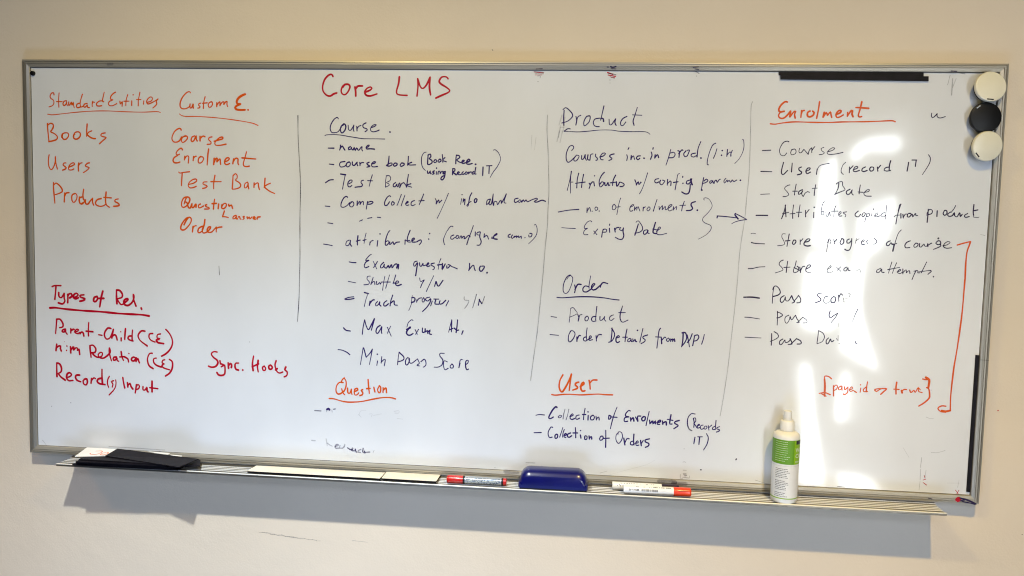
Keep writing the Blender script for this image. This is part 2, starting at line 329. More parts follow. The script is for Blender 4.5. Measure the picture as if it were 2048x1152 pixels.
INKDATA = """handwritten_word|orange words Standard Entities, top left|o|26 100 -4660 1770 -4 21 -23 -2 -18 -31 7 -25 28 -16 8 -25 -11 -29 -25 -14 -21 -5;26 100 -4602 1793 -6 -68 1 -84;26 100 -4633 1700 65 1;26 100 -4519 1710 -27 -5 -14 -29 13 -18 23 19 9 29 -3 -29 14 -18;26 100 -4493 1698 -2 -33 15 4 17 29 3 -29 8 -1 11 30 1 -29 8 -33;26 100 -4367 1686 -29 -8 -11 -25 15 -16 31 10;26 100 -4337 1781 -21 -62 -6 -49 12 -25 27 13;26 100 -4285 1683 -27 -4 -13 -21 13 -16 29 25 0 -23 24 -4;26 100 -4228 1651 -2 29 4 28;26 100 -4228 1680 14 20 13 -5;26 100 -4109 1713 -39 -4 -31 -25 4 -22 26 -5 28 5;25 100 -4091 1804 -13 -50 -9 -45 16 -5;25 100 -3963 1805 -30 -17 -27 -33 2 -26 24 -6;25 100 -3999 1723 -35 -17 -13 -25 17 -18 35 1 44 22;25 100 -3916 1711 4 -30 23 25 -4 -50;25 100 -3827 1781 -19 -57 -5 -59;25 100 -3872 1711 59 1;25 100 -3783 1716 -2 -50
handwritten_word|orange words Standard Entities, top left|o|25 100 -3768 1779
handwritten_word|orange words Standard Entities, top left|o|25 100 -3692 1807 -18 -82 -3 -62;25 100 -3732 1729 52 1;25 100 -3649 1718 -5 -37;25 100 -3619 1700 48 14 19 29 -19 16 -30 -17 -18 -32 13 -25 35 9 43 21 37 24;25 100 -3491 1739 -21 -24 6 -29 -22 -26 -22 -17
underline|thin orange line under Standard Entities|o|19 80 -4737 1566 55 -6 107 11 178 20 177 13 176 3 219 -7 174 -1 148 7 37 -11
handwritten_word|orange words Custom E., top left|o|28 100 -3134 1803 -5 11 -22 0 -35 -26 -34 -45 -18 -49 4 -40 26 -16 39 4 34 21 7 28;28 100 -3138 1691 0 -40 15 -2 17 35 3 8 -2 -29 3 -18;28 100 -3020 1699 -21 -7 -2 -18 14 -10 -6 -14 -19 -3;28 100 -2972 1766 -16 -61 -4 -63;28 100 -3005 1697 56 6;28 100 -2900 1714 -26 -9 -13 -28 9 -20 21 4 18 25 -5 24 -12 4;28 100 -2844 1706 -2 -43;28 100 -2846 1674 23 32 13 9 0 -41;28 100 -2810 1674 21 33 21 8 0 -28;28 100 -2768 1687 22 28 14 3 -2 -27 7 -27
handwritten_word|orange words Custom E., top left|o|46 100 -2534 1795 -29 -10 -43 -28 -21 -37 8 -24 34 -2;43 100 -2589 1692 -38 -16 -17 -20 13 -18 42 -6 53 2;33 100 -2504 1634
underline|brownish orange stroke under Custom E.|o|20 70 -3257 1585 21 -15 48 -11 112 1 146 -6 171 -14 170 -21 127 -21 67 -24
handwritten_word|orange word Course in the second column|o|30 100 -3237 1415 -8 15 -22 1 -39 -26 -26 -42 -9 -41 17 -28 35 -5 34 18 22 37;30 100 -3190 1353 -30 -9 -17 -32 12 -25 31 13 26 33 -9 20 -21 2;30 100 -3086 1358 -30 -12 -13 -33 12 -16 22 16 22 46 0 -33 13 -23;30 100 -3030 1355 0 -51;30 100 -3030 1327 21 24 22 5 13 -8;30 100 -2897 1349 -30 -6 -9 -23 26 -24 -4 -21 -39 -4;30 100 -2876 1304 48 13 44 13 3 18 -30 -4 -35 -27 -21 -29 8 -23 48 -2 68 13
handwritten_word|orange word Enrolment in the second column|o|30 100 -3225 1208 -9 18 -21 -5 -31 -29 -10 -25 19 -12 21 9;30 100 -3277 1151 -40 -25 -13 -33 17 -20 35 0 26 9;30 100 -3199 1144 -5 -41;30 100 -3204 1111 26 34 22 -4 -2 -37 -3 -33;30 100 -3103 1144 -4 -47;30 100 -3107 1113 16 26 19 6;30 100 -3022 1143 -22 -17 -7 -41 20 -12 26 17 13 33 -13 16 -22 0;30 100 -2936 1224 -9 -68 -8 -102
handwritten_word|orange word Enrolment in the second column|o|30 100 -2876 1129 -5 -70;30 100 -2876 1084 17 37 17 8 -4 -32;30 100 -2846 1089 34 33 4 -29 3 -31;30 100 -2760 1090 38 17 13 20 -21 8 -26 -25 -3 -36 24 -12 30 13;30 100 -2662 1124 -9 -53;30 100 -2662 1100 21 29 26 -4 0 -45 9 -18;30 100 -2521 1200 -17 -62 -17 -57 4 -28 30 -8 32 6;30 100 -2572 1136 68 -5 85 -5
handwritten_word|orange word Books, first column|o|31 100 -4741 1467 3 -70 11 -121;31 100 -4737 1450 32 20 28 -11 2 -28 -18 -34 -14 -17 44 -20 34 -33 -13 -29 -44 -15 -45 -9
handwritten_word|orange word Books, first column|o|31 100 -4579 1320 1 29 31 21 40 -4 4 -29 -27 -33 -31 -1 -15 25 7 33
handwritten_word|orange word Books, first column|o|31 100 -4431 1359 -14 -13 4 -33 31 -8 36 26 5 37 -26 16 -36 -13 -14 -37
handwritten_word|orange word Books, first column|o|31 100 -4289 1468 -6 -66 -2 -66;31 100 -4236 1396 -35 -14 -23 -25;31 100 -4294 1357 31 -25 35 -16 33 -2;31 100 -4086 1376 -40 -9 -9 -21 31 -12 28 -8 -29 -25 -49 -42
handwritten_word|orange word Users, first column|o|29 100 -4728 1135 -10 -55 4 -66 24 -38 27 22 23 59 3 58;29 100 -4657 1115 6 -75 15 -57
handwritten_word|orange word Users, first column|o|29 100 -4535 1050 -22 0 -14 -21 22 -17 14 -12 -14 -17 -30 -10;29 100 -4509 1005 45 17 26 17 -12 14 -31 -10 -26 -34 2 -29 27 -4 32 13;29 100 -4392 1053 -5 -42 2 -46;29 100 -4397 1019 23 30 22 6;29 100 -4268 1056 -26 -6 -23 -25 18 -12 26 -8 -22 -26 -47 -30
handwritten_word|orange word Products, first column|o|31 100 -4684 841 1 -86 11 -138;31 100 -4678 814 23 19 36 -22 30 -37 4 -30 -36 -21 -45 -14;31 100 -4558 732 -6 -100;31 100 -4561 690 21 38 34 5;31 100 -4442 726 -32 -21 -1 -55 22 -20 28 30 9 42 -17 24 -18 -4;31 100 -4389 690 -1 -55 18 -20 27 17;31 100 -4362 690 -27 -13 -3 -38 24 -27 27 16 18 34;31 100 -4339 774 -10 -63 6 -45 7 -5;31 100 -4320 662 1 -42 27 -4 23 30 31 34;31 100 -4238 680 -2 -42 12 -33;31 100 -4140 678 -45 -13 -22 -34 13 -25 44 -12 40 10 18 17;31 100 -4084 750 -8 -83 9 -55 35 -26;31 100 -4113 691 88 -4;31 100 -3947 678 -34 -9 -4 -21 35 -16 13 -22 -27 -9 -40 -3
handwritten_word|orange words Test Bank, second column|o|27 100 -3268 976 13 -11 39 7 69 9;27 100 -3229 966 -5 -62 -5 -73
handwritten_word|orange words Test Bank, second column|o|27 100 -3156 848 52 13 35 25 -9 19 -35 -7 -39 -30 -11 -37 20 -20 39 5 30 13
handwritten_word|orange words Test Bank, second column|o|27 100 -2953 878 -39 -3 -8 -20 30 -12 17 -12 -22 -17 -30 -6;27 100 -2867 950 -13 -72 -2 -73;27 100 -2914 881 116 2
handwritten_word|orange words Test Bank, second column|o|27 100 -2669 947 -4 -74 -5 -65;27 100 -2669 947 26 22 19 -17 -2 -33 -17 -17 38 -23 21 -25 -12 -28 -43 -16 -39 -4;27 100 -2507 885 -30 -17 -8 -37 17 -8 21 29 3 28 2 -44 6 -23
handwritten_word|orange words Test Bank, second column|o|27 100 -2438 878 -2 -49;27 100 -2440 849 27 25 20 0 3 -36 11 -31
handwritten_word|orange words Test Bank, second column|o|27 100 -2319 929 -4 -57 -5 -45;27 100 -2260 877 -38 -17 -25 -25 51 -40 59 -26
handwritten_word|orange word Question, second column|o|32 100 -3170 715 -39 -9 -26 -41 -3 -46 20 -16 34 17 31 42 6 37 -27 16 -22 -33 -14 -42;32 100 -3192 661 17 -12 9 -37 21 -16 22 46;32 100 -3123 646 0 -37 17 -4 27 38 1 -37;32 100 -3027 644 -22 -13 0 -24 17 -4 39 21;32 100 -2958 637 -17 -4 8 -16 35 -12 -5 -12 -47 -2;32 100 -2872 697 -8 -50 -5 -56;32 100 -2902 649 52 5;32 100 -2827 648 -6 -51;32 100 -2790 641 -4 -33 21 -8 26 21 4 29 -25 4 -18 -25;32 100 -2717 647 4 -21 26 13 13 -37
handwritten_word|small orange word answer with its hook|o|30 100 -2764 576 -22 -63;30 100 -2786 516 35 -2 30 -7
handwritten_word|small orange word answer with its hook|o|30 100 -2635 533 -30 -13 -5 -25 22 5 17 25 -4 -30 17 2;30 100 -2614 513 17 9 5 -25 12 -4;30 100 -2545 523 -17 -4 17 -14 -16 -14;30 100 -2515 520 4 -22 21 22 5 -22 25 23;30 100 -2451 505 26 13 -17 3 -5 -20 26 -4;30 100 -2404 498 3 20 31 5
handwritten_word|orange word Order, second column|o|32 100 -3145 501 -39 -9 -44 -51 -22 -50 8 -25 31 -1 39 32 35 50 5 38 -22 16 -30 -30 -29 -54;32 100 -3111 407 -9 -63;32 100 -3117 377 19 30 22 6;32 100 -2980 482 -9 -60 -22 -50;32 100 -3007 409 -39 -22 -13 -33 13 -16 35 21 22 55;32 100 -3011 363 13 -26 39 11 34 34 9 21 -21 -1 -18 -29 9 -25 39 1 34 34 19 21;32 100 -2854 404 -1 -53;32 100 -2854 388 25 13 38 5
handwritten_word|red words Types of Rel., lower left|r|42 100 -4722 -290 32 13 72 2;42 100 -4677 -288 -6 -64 -10 -76;42 100 -4646 -351 3 -43 27 -12 33 48;42 100 -4583 -358 -1 -51 8 -34 -27 -31 -50 10;42 100 -4543 -365 2 -43 -3 -53;42 100 -4543 -395 14 30 27 6 9 -26 -28 -22;42 100 -4480 -401 32 9 27 22 -22 17 -28 -18 -5 -30 27 -12 32 14;42 100 -4353 -367 -41 -6 -5 -17 54 -20 -14 -17 -45 -12
handwritten_word|red words Types of Rel., lower left|r|42 100 -4205 -380 -32 -13 -7 -39 24 -3 21 30 -6 30;42 100 -4137 -318 -19 -68 -20 -107;42 100 -4197 -401 72 3
handwritten_word|red words Types of Rel., lower left|r|42 100 -3981 -300 -1 -81 4 -72;42 100 -3981 -304 36 -3 30 -38 -5 -34 -35 -14 -23 -5;42 100 -3978 -398 22 -33 31 -29 49 32 27 30 -22 4 -27 -26 9 -38 40 -7 45 35 22 56 -8 33 4 -59 26 -71
handwritten_word|red words Types of Rel., lower left|r|49 100 -3703 -486 6 -17
underline|thick red line under Types of Rel.|r|45 100 -4754 -524 68 5 118 -11 198 -10 225 -6 179 -11 160 -3 107 -2 88 -10
handwritten_word|red words Parent-Child (CE)|r|37 100 -4675 -648 -7 -73 -9 -82;37 100 -4679 -644 45 -2 31 -46 -5 -35 -37 -10;37 100 -4572 -751 -32 -6 -10 -22 23 -3 19 26 -1 -25 18 -26;37 100 -4513 -741 -1 -51;37 100 -4509 -766 23 18 13 -4;37 100 -4473 -778 36 10 14 18 -22 3 -19 -22 9 -21 27 -3 23 13;37 100 -4405 -780 -1 -17;37 100 -4405 -788 22 14 14 -13 6 -32;37 100 -4304 -669 -6 -81 1 -65;37 100 -4337 -764 81 -3
handwritten_word|red words Parent-Child (CE)|r|37 100 -4194 -797 41 -6;37 100 -4049 -724 -36 3 -32 -39 -9 -43 22 -38 36 10 23 39 23 61;37 100 -4022 -731 -14 -61 -5 -38;37 100 -4037 -809 27 18 18 -12 13 -46;37 100 -3934 -822 0 -34;24 100 -3938 -756;37 100 -3883 -718 -6 -59 -5 -62;37 100 -3803 -732 -5 -51 -1 -60;37 100 -3809 -796 -35 -5 -11 -26 28 -18 31 -6
handwritten_word|red words Parent-Child (CE)|r|37 100 -3661 -739 -40 1 -32 -34 -6 -34 28 -42 75 -52;37 100 -3573 -761 -35 -6 -9 -34 22 -34 48 -19;36 100 -3484 -762 -35 -10 -5 -34 31 -8;42 100 -3502 -818 -31 -14 17 -25 67 -10;37 100 -3426 -711 39 -39 31 -59 4 -59 -27 -60 -49 -49 -49 -28
handwritten_word|red words n:m Relation (CE)|r|37 100 -4680 -919 -10 -74;37 100 -4685 -962 28 22 22 1 -3 -26 11 -30
handwritten_word|red words n:m Relation (CE)|r|14 100 -4591 -890
handwritten_word|red words n:m Relation (CE)|r|28 100 -4562 -936;28 100 -4567 -984;37 100 -4521 -939 3 -73;37 100 -4517 -982 28 40 8 -12 -5 -26 24 26 22 1 0 -26;37 100 -4440 -979 18 14 8 -60
handwritten_word|red words n:m Relation (CE)|r|37 100 -4295 -921 4 -60 8 -69;37 100 -4295 -921 37 5 30 -37 -9 -39 -41 -6;37 100 -4273 -998 31 -33 40 -16 41 15 9 35 -22 7 -27 -27 13 -29 45 -7 45 28 37 44 -9 43;37 100 -4070 -938 -1 -60 22 -81;37 100 -3990 -1034 -32 -5 -3 -31 25 6 14 26 4 -34 18 -8;37 100 -3936 -972 8 -55 18 -42;37 100 -3954 -1032 53 6;37 100 -3901 -1026 40 -24 9 -34;28 100 -3847 -990;37 100 -3793 -1026 -23 -14 0 -25 27 -4 18 31 -22 12;37 100 -3762 -1033 -5 -43;37 100 -3762 -1059 18 18 6 -21 11 -26
handwritten_word|red words n:m Relation (CE)|r|37 100 -3579 -977 -31 -3 -23 -44 -2 -43 19 -50 44 -28;37 100 -3535 -1028 -27 -6 -5 -38 31 -33 58 -19;37 100 -3438 -1042 -26 -9 -5 -26 22 -12;37 100 -3460 -1094 -12 -17 20 -21 67 -18;37 100 -3389 -1035 31 -20 7 -34 -8 -52 -31 -48 -45 -32
handwritten_word|red words Record(s) Input|r|41 100 -4684 -1133 -1 -73 1 -74;41 100 -4684 -1128 32 -8 22 -42 -5 -44 -33 -23;41 100 -4668 -1245 32 -37 49 -33;41 100 -4573 -1284 37 10 23 23 -22 21 -28 -15 -8 -43 25 -30 50 5;41 100 -4418 -1251 -36 -2 -14 -22 18 -34 45 -16;41 100 -4355 -1292 -23 -18 4 -35 27 -12 17 31 -7 35 -22 -1;41 100 -4282 -1280 -6 -57;41 100 -4284 -1306 29 31 20 -8;41 100 -4159 -1176 -1 -77 4 -78;41 100 -4165 -1275 -40 -11 -10 -30 31 -21 59 -6;28 100 -4074 -1250 -19 -35 -5 -43 13 -45;28 100 -4025 -1295 -27 -14 17 -25 -9 -35;28 100 -4003 -1286 4 -38 -18 -61 -64 -72
handwritten_word|red words Record(s) Input|r|41 100 -3921 -1256 8 -56 13 -60;40 100 -3868 -1310 4 -51;40 100 -3864 -1344 27 27 9 -34 22 -29;40 100 -3765 -1327 -15 -95;40 100 -3770 -1349 23 23 17 -21 -13 -26 -27 -10;40 100 -3690 -1345 0 -35 22 -3 23 31 0 -34 13 -17;40 100 -3586 -1281 -1 -68 0 -52;40 100 -3614 -1355 94 -7
stray_dot|tiny dark dots on the board surface|k|14 60 -4752 -1612;14 60 -4527 -1564
handwritten_word|red words Sync. Hooks|r|38 100 -2848 -935 -39 3 -27 -27 26 -37 35 -24 13 -29 -22 -39 -44 -14 -43 11;38 100 -2818 -1027 5 -33;38 100 -2813 -1060 39 -12 -31 -22;38 100 -2765 -1071 4 -38 -5 -60 -35 -18 -35 7 -17 25;38 100 -2726 -1044 4 -63;38 100 -2722 -1078 22 26 13 -16 -4 -30;38 100 -2608 -1044 -35 -5 -7 -30 11 -34 30 -7;34 100 -2563 -1118
handwritten_word|red words Sync. Hooks|r|38 100 -2443 -961 -13 -85 8 -75;38 100 -2461 -1080 74 37;38 100 -2392 -1005 -8 -72 9 -55;38 100 -2322 -1066 -22 -13 5 -29 21 -4 9 26 -18 20;38 100 -2253 -1050 -22 -14 5 -29 21 -3 15 21 -19 22;37 100 -2193 -1001 -13 -51 18 -59 30 -22 39 13;38 100 -2180 -1085 -21 -18;38 100 -2085 -1064 -13 -30 26 -24 -4 -38 -30 -17
stray_dot|single faint black dot above Sync. Hooks|k|12 60 -2486 -812
handwritten_word|large red title words Core LMS|r|37 100 -1594 1981 -14 22 -33 -7 -41 -44 -22 -67 6 -52 34 -39 41 -10 37 22 33 10;37 100 -1467 1904 -28 -26 -12 -43 12 -28 29 -8 33 32 19 48 -15 24 -38 -1 -24 -28
handwritten_word|large red title words Core LMS|r|37 100 -1362 1879 8 -47 2 -48;37 100 -1355 1856 25 31 49 2;37 100 -1247 1829 41 16 22 20 -15 14 -36 -15 -23 -35 15 -32 45 -8 70 21
handwritten_word|large red title words Core LMS|r|37 100 -897 1985 -8 -71 -19 -71 5 -31 41 -12 65 -3
handwritten_word|large red title words Core LMS|r|37 100 -706 1967 4 -75 -9 -102;37 100 -703 1955 27 -71 28 -14 36 38 35 75;37 100 -577 1983 -6 -98 13 -82
handwritten_word|large red title words Core LMS|r|37 100 -391 1966 -20 20 -45 -2 -27 -40 16 -27 58 -35 36 -31 -19 -23 -64 -28 -61 -28
handwritten_word|dark blue heading Course with a dot|b|20 85 -1535 1552 -11 15 -33 -20 -33 -52 -8 -48 17 -34 37 -2 33 13 33 48;26 85 -1475 1504 -29 -28 -8 -40 17 -28 29 25 12 40 -13 27 -25 -16;20 85 -1430 1489 5 -44 21 -8 28 37 7 16;20 85 -1369 1490 -5 -40 7 -24;20 85 -1338 1478 3 -48;19 85 -1336 1450 18 28 25 9;23 85 -1240 1515 -33 -20 5 -28 33 -12 7 -15 -23 -17;19 85 -1182 1468 33 12 17 16 -25 0 -29 -24 -6 -32 23 -16 37 6 31 13
handwritten_word|dark blue heading Course with a dot|b|27 85 -988 1424
underline|thin dark underline below Course|b|16 70 -1676 1378 15 8 70 5 84 -5 99 -15 108 -15 58 -4 107 1 95 -1
handwritten_word|dark blue list line name|b|23 100 -1640 1251 62 0
handwritten_word|dark blue list line name|b|23 100 -1510 1284 -1 -28 -7 -24;23 100 -1513 1248 22 26 13 -18 17 -24;23 100 -1403 1269 -21 -12 4 -20 25 12 4 16 0 -20 17 -11;23 100 -1374 1238 12 24 9 -32 16 28 13 -20 12 -3 20 28 13 8 -4 -24 8 -20;23 100 -1238 1260 25 12 10 16 -18 -4 -17 -20 9 -16 33 3 49 -4
handwritten_word|dark blue list line course book|b|23 100 -1628 1087 50 -5
handwritten_word|dark blue list line course book|b|23 100 -1460 1116 -46 -9 -12 -24 13 -24 37 5 25 20;23 100 -1414 1113 -25 -13 -8 -24 16 -16 25 17 2 28 -19 3;23 100 -1381 1113 0 -28 21 -8 25 29 6 4;23 100 -1331 1110 0 -20 8 -16;23 100 -1302 1110 2 -34;23 100 -1300 1090 18 17 21 0;23 100 -1203 1112 -25 -12 13 -16 21 -12 -33 -11;23 100 -1178 1096 29 5 14 16 -19 1 -22 -22 2 -24 21 -7 40 6
handwritten_word|dark blue list line course book|b|23 100 -994 1179 -3 -44 -8 -48;23 100 -1017 1087 29 17 24 4 0 -20 -32 -13 -25 8;23 100 -931 1109 -16 -17 12 -16 25 13 0 16 -21 4;23 100 -861 1110 -16 -21 12 -14 29 15 0 16 -25 5;23 100 -791 1179 -2 -48 -6 -44;23 100 -755 1119 -36 -16 16 -12 62 3
handwritten_word|dark blue note (Book Rec. using Record IT)|b|16 100 -605 1225 -25 -8 -21 -40 -2 -60 13 -48 30 -31;23 100 -585 1198 -3 -56 -1 -40;23 100 -587 1194 23 12 8 -24 -16 -24 25 -15 4 -24 -28 -20 -18 2;23 100 -511 1151 -15 -20 12 -12 20 13 -4 15 -17 3;22 100 -466 1156 -16 -20 13 -12 20 16 -9 16 -12 -3;22 100 -438 1204 5 -44 2 -35;22 100 -409 1173 -23 -28 40 -16;23 100 -590 1034 3 -23 18 4 8 20 2 -24 10 -5;23 100 -517 1036 -20 -13 21 -11 -20 -12;23 100 -496 1028 -1 -28;24 100 -495 1064;23 100 -479 1001 3 27 16 5 5 -28 8 20 20 8 4 -24;23 100 -407 1030 -20 -9 4 -15 17 8;23 100 -403 1034 -7 -56 -20 -32 -18 7 10 24 28 13
handwritten_word|dark blue note (Book Rec. using Record IT)|b|22 100 -292 1202 -4 -47 0 -44;22 100 -292 1198 28 -3 8 -20 -31 -24 32 -23 21 -4;22 100 -230 1128 24 16 -17 5 -11 -21 12 -12 32 9;26 100 -178 1129 28 16 -12 16 -20 -20 0 -28 25 -4 32 9;29 100 -91 1109;26 100 -326 1063 -3 -64;26 100 -326 1059 20 2 1 -22 -21 -12 38 -27;22 100 -277 1012 20 12 -12 8 -12 -20 21 -12 24 5;22 100 -216 1033 -16 -16 12 -12 16 8;22 100 -188 1031 -12 -18 17 -7 11 16 -12 9;22 100 -160 1030 1 -22 3 18 21 6;22 100 -107 1035 -20 -12 8 -14 20 10;22 100 -88 1079 -7 -40 0 -28 12 1
handwritten_word|dark blue letters IT and closing bracket|b|22 100 -14 1084 -2 -87;22 100 20 1096 58 3;19 100 50 1093 -2 -75;13 100 89 1255 17 5 33 -27 25 -55 -7 -40 -30 -56 -35 -48 -31 -56
handwritten_word|dark blue list line Test Bank|b|20 95 -1667 892 42 28 43 6
handwritten_word|dark blue list line Test Bank|b|25 95 -1507 986 56 -7;16 95 -1457 975 -14 -73 -13 -73;20 95 -1416 887 29 17 4 20 -21 0 -21 -25 0 -36 21 -8 21 17;20 95 -1259 926 -21 -4 -8 -20 17 -20 -12 -21 -37 -4 -31 -5;16 95 -1168 984 -16 -52 -16 -67;20 95 -1219 923 55 -1
handwritten_word|dark blue list line Test Bank|b|16 95 -1020 979 -7 -60 -1 -61;16 95 -1020 975 29 4 17 -23 -8 -29 -37 -20 25 -12 4 -16 -32 -17;19 95 -920 909 -24 -17 0 -24 20 0 17 29 0 -24 12 -8 8 32 12 8 -3 -48;19 95 -878 857 20 41 24 12;19 95 -834 910 21 -27 5 -20;19 95 -788 995 -9 -64 -9 -68;19 95 -760 900 -44 -17 53 -19
handwritten_word|dark line Comp Collect w/ info about course|b|20 90 -1669 651 52 -3
handwritten_word|dark line Comp Collect w/ info about course|b|20 90 -1430 745 -6 11 -29 -11 -29 -53 -4 -41 25 -9 38 18 29 33;20 90 -1381 702 -25 -25 4 -24 25 -4 17 29 -13 24 -21 -4;20 90 -1325 711 -2 -48;20 90 -1324 671 22 33 8 0 -2 -29;20 90 -1296 675 19 29 16 1 1 -33;20 90 -1215 710 -8 -45 -6 -37;20 90 -1219 697 45 13 17 -11 -25 -17 -37 -1
handwritten_word|dark line Comp Collect w/ info about course|b|20 90 -972 763 -12 10 -25 -19 -24 -45 1 -36 24 1 25 36;20 90 -946 715 -16 -16 4 -24 21 8 3 20 -20 8;15 90 -859 789 -25 -69 -20 -48;15 90 -821 782 -22 -61 -16 -50;20 90 -812 694 27 17 -9 7 -20 -24 13 -18 24 7;19 90 -720 728 -29 -13 -7 -28 16 -12 29 13;16 90 -624 798 -22 -56 -24 -56;19 90 -675 725 57 5
handwritten_word|dark line Comp Collect w/ info about course|b|19 90 -504 753 13 -24 -3 -32;19 90 -494 697 27 44 5 -32;19 90 -462 709 28 29;13 90 -366 811 -35 -88 -47 -106 -32 -68
handwritten_word|dark line Comp Collect w/ info about course|b|19 90 -225 798;13 90 -229 758 -9 -60;19 90 -211 759 -3 -40;19 90 -213 727 19 28 -3 -60;19 90 -123 820 -19 -36 -11 -56 -8 -44 -12 4 24 32 20 12;22 90 -89 757 -8 -16 4 -20 16 4 8 29 -16 7
handwritten_word|dark scrawled words about courses|b|19 90 70 760 -32 -12 -8 -32 1 -16 23 24 16 32 -15 -48 24 1 18 104;19 90 97 813 -3 -72 9 -48 7 40 25 1 8 -32 20 33 15 16 5 -32;19 90 183 719 31 56 19 44 -22 -76 4 -19 16 -2
handwritten_word|dark scrawled words about courses|b|19 90 354 774 -32 -8 -7 -24 12 -12 28 13;19 90 371 759 -16 -16 12 -12 20 16 -16 12;21 90 391 735 16 24 12 -19 16 20 12 -20 24 9 23 12 24 9 24 8 8 -12 -31 -24 28 -3 51 20 36 -11
dash_marks|row of short dark dashes under Comp Collect|b|20 90 -1639 477 55 -7;20 90 -1300 501 33 16;20 90 -1213 533 46 10;20 90 -1111 548 35 -3
handwritten_word|dark blue line attributes:|b|20 85 -1683 254 47 -6 48 -8
handwritten_word|dark blue line attributes:|b|20 85 -1406 303 -29 -17 -8 -37 25 -3 21 33 4 25 -4 -41 17 -24;23 85 -1314 351 -4 -45 -2 -53;20 85 -1331 293 42 13;16 85 -1227 381 -12 -49 -9 -59;20 85 -1260 303 34 9;20 85 -1184 289 -4 -33;20 85 -1188 268 16 29 21 9;20 85 -1102 307 -7 -61
handwritten_word|dark blue line attributes:|b|23 85 -1080 375
handwritten_word|dark blue line attributes:|b|20 85 -974 412 -17 -17 -24 -65 -7 -65 17 -4 24 33 -17 12 -20 -13;20 85 -973 294 -3 -28 16 12 20 21 5 -24 12 -4;20 85 -923 275 17 17 37 5
handwritten_word|dark blue line attributes:|b|20 85 -812 323 -2 -49;20 85 -816 311 54 5;20 85 -761 421 -23 -61 -7 -49 13 -12 24 1;20 85 -742 308 29 25 -13 8 -16 -20 5 -21 37 1;20 85 -692 302 37 21 12 -4 0 -20 -20 -27
handwritten_word|dark blue line attributes:|b|23 85 -565 335
handwritten_word|dark blue line attributes:|b|23 85 -555 392
handwritten_word|dark blue words (configure cond)|b|15 80 -312 468 -24 4 -40 -54 -31 -73 1 -40 10 -24;19 80 -302 384 -28 -13 -4 -24 17 -8 28 21;19 80 -273 377 -8 -21 21 -7 11 24 -20 8;19 80 -240 349 8 25 12 0 0 -24 16 20 12 1 -3 -24;19 80 -187 347 24 25 16 12 16 -16;19 80 -101 485 -22 -68 -24 -65 -19 -65;19 80 -79 422 -1 -44;19 80 -30 423 -29 -9 -3 -20 28 -3 8 32 -7 -52 17 -48 -16 -36 -28 -1;19 80 15 404 -4 -40;19 80 11 368 28 21 13 -20 8 -20;19 80 96 374 -4 -16 12 4;24 80 112 382 32 17 0 12 -28 -24 -3 -29 36 -7
handwritten_word|dark blue words (configure cond)|b|19 80 285 407 -20 -9 -4 -20 20 -3;19 80 305 399 -12 -20 13 -16 19 25;19 80 326 376 19 16 1 -20 19 21 5 -20 16 12;19 80 394 390 4 -24;19 80 434 375;19 80 473 404 1 -20 24 4 7 28 -24 4;13 80 525 504 13 10 17 -41 -2 -56 -27 -48 -54 -57
handwritten_word|violet line Exam question no.|b|23 80 -1406 75 36 -6 38 0
handwritten_word|violet line Exam question no.|b|20 80 -1169 159 -18 -9 -33 -37 -8 -21 33 7;23 80 -1195 97 -33 -21 -16 -38 13 -20 37 14;16 80 -1149 90 39 -80;17 80 -1103 87 -41 -66;23 80 -1036 81 -29 -29 -4 -29 25 5 16 37 -4 -29 17 -15;23 80 -1006 21 20 29 9 -28 20 33 8 0;23 80 -949 55 1 -32 24 33 21 13 12 -12 -8 -33;23 80 -899 24 21 41 -4 -49
handwritten_word|violet words question no.|b|23 80 -682 103 -29 -9 -8 -32 13 -12 28 37 -7 -57 -11 -80;23 80 -657 88 4 -32 17 -4 12 25;23 80 -620 81 4 -24 25 8;23 80 -583 58 25 25 -9 7 -16 -24 9 -16 28 9;23 80 -501 88 -33 -9 5 -16 29 -15 -4 -21 -12 -8;15 80 -432 139 -20 -53 -7 -61;23 80 -468 69 49 8;23 80 -415 87 -3 -57 4 0 28 53;23 80 -369 64 0 -25 20 9 12 25 -20 3;20 80 -337 73 21 -16 21 -7 37 -15
handwritten_word|violet words question no.|b|23 80 -133 95 1 -41 -8 -34;23 80 -136 30 32 41 16 5 5 -28 12 -26;23 80 -19 70 -11 -29 17 -25 27 27 8 28 -29 -1;29 80 52 5
handwritten_word|faint violet line Shuffle y/N|b|15 70 -1414 -129 38 -7 43 -7
handwritten_word|faint violet line Shuffle y/N|b|15 70 -1176 -68 -29 -3 -8 -29 25 -28 -8 -25 -50 -8;20 70 -1147 -81 -24 -75;18 70 -1171 -152 29 30 12 -8 1 -23;18 70 -1109 -121 -4 -29 21 1 17 21 4 -25 12 25;15 70 -1022 -65 -12 -62 -11 -86;18 70 -1059 -126 96 3;15 70 -972 -48 -20 -70 -20 -72;16 70 -906 -46 -28 -94;23 70 -925 -132 41 1 8 17 -21 3 -12 -28 21 -20 42 15
handwritten_word|faint violet line Shuffle y/N|b|16 70 -653 -70 9 -37 33 13 8 5 -24 -42 -16 -41;15 70 -505 -42 -32 -70 -44 -99;23 70 -480 -102 -15 -53;23 70 -480 -102 26 -48 48 63
handwritten_word|violet line Track progress with faded y/N|b|22 80 -1450 -318 38 18 59 10;22 80 -1441 -322 46 4 46 10
handwritten_word|violet line Track progress with faded y/N|b|22 80 -1240 -241 46 -12;13 80 -1202 -256 -21 -62 -16 -73;22 80 -1177 -329 -7 -47;22 80 -1180 -358 28 38 21 5;22 80 -1097 -331 -21 -25 5 -23 25 16 16 33 -4 -33 17 -16;22 80 -997 -319 -29 -22 -4 -30 21 -4 29 24;22 80 -935 -258 -20 -60 -8 -56;21 80 -963 -351 41 34 5 -41 33 -5
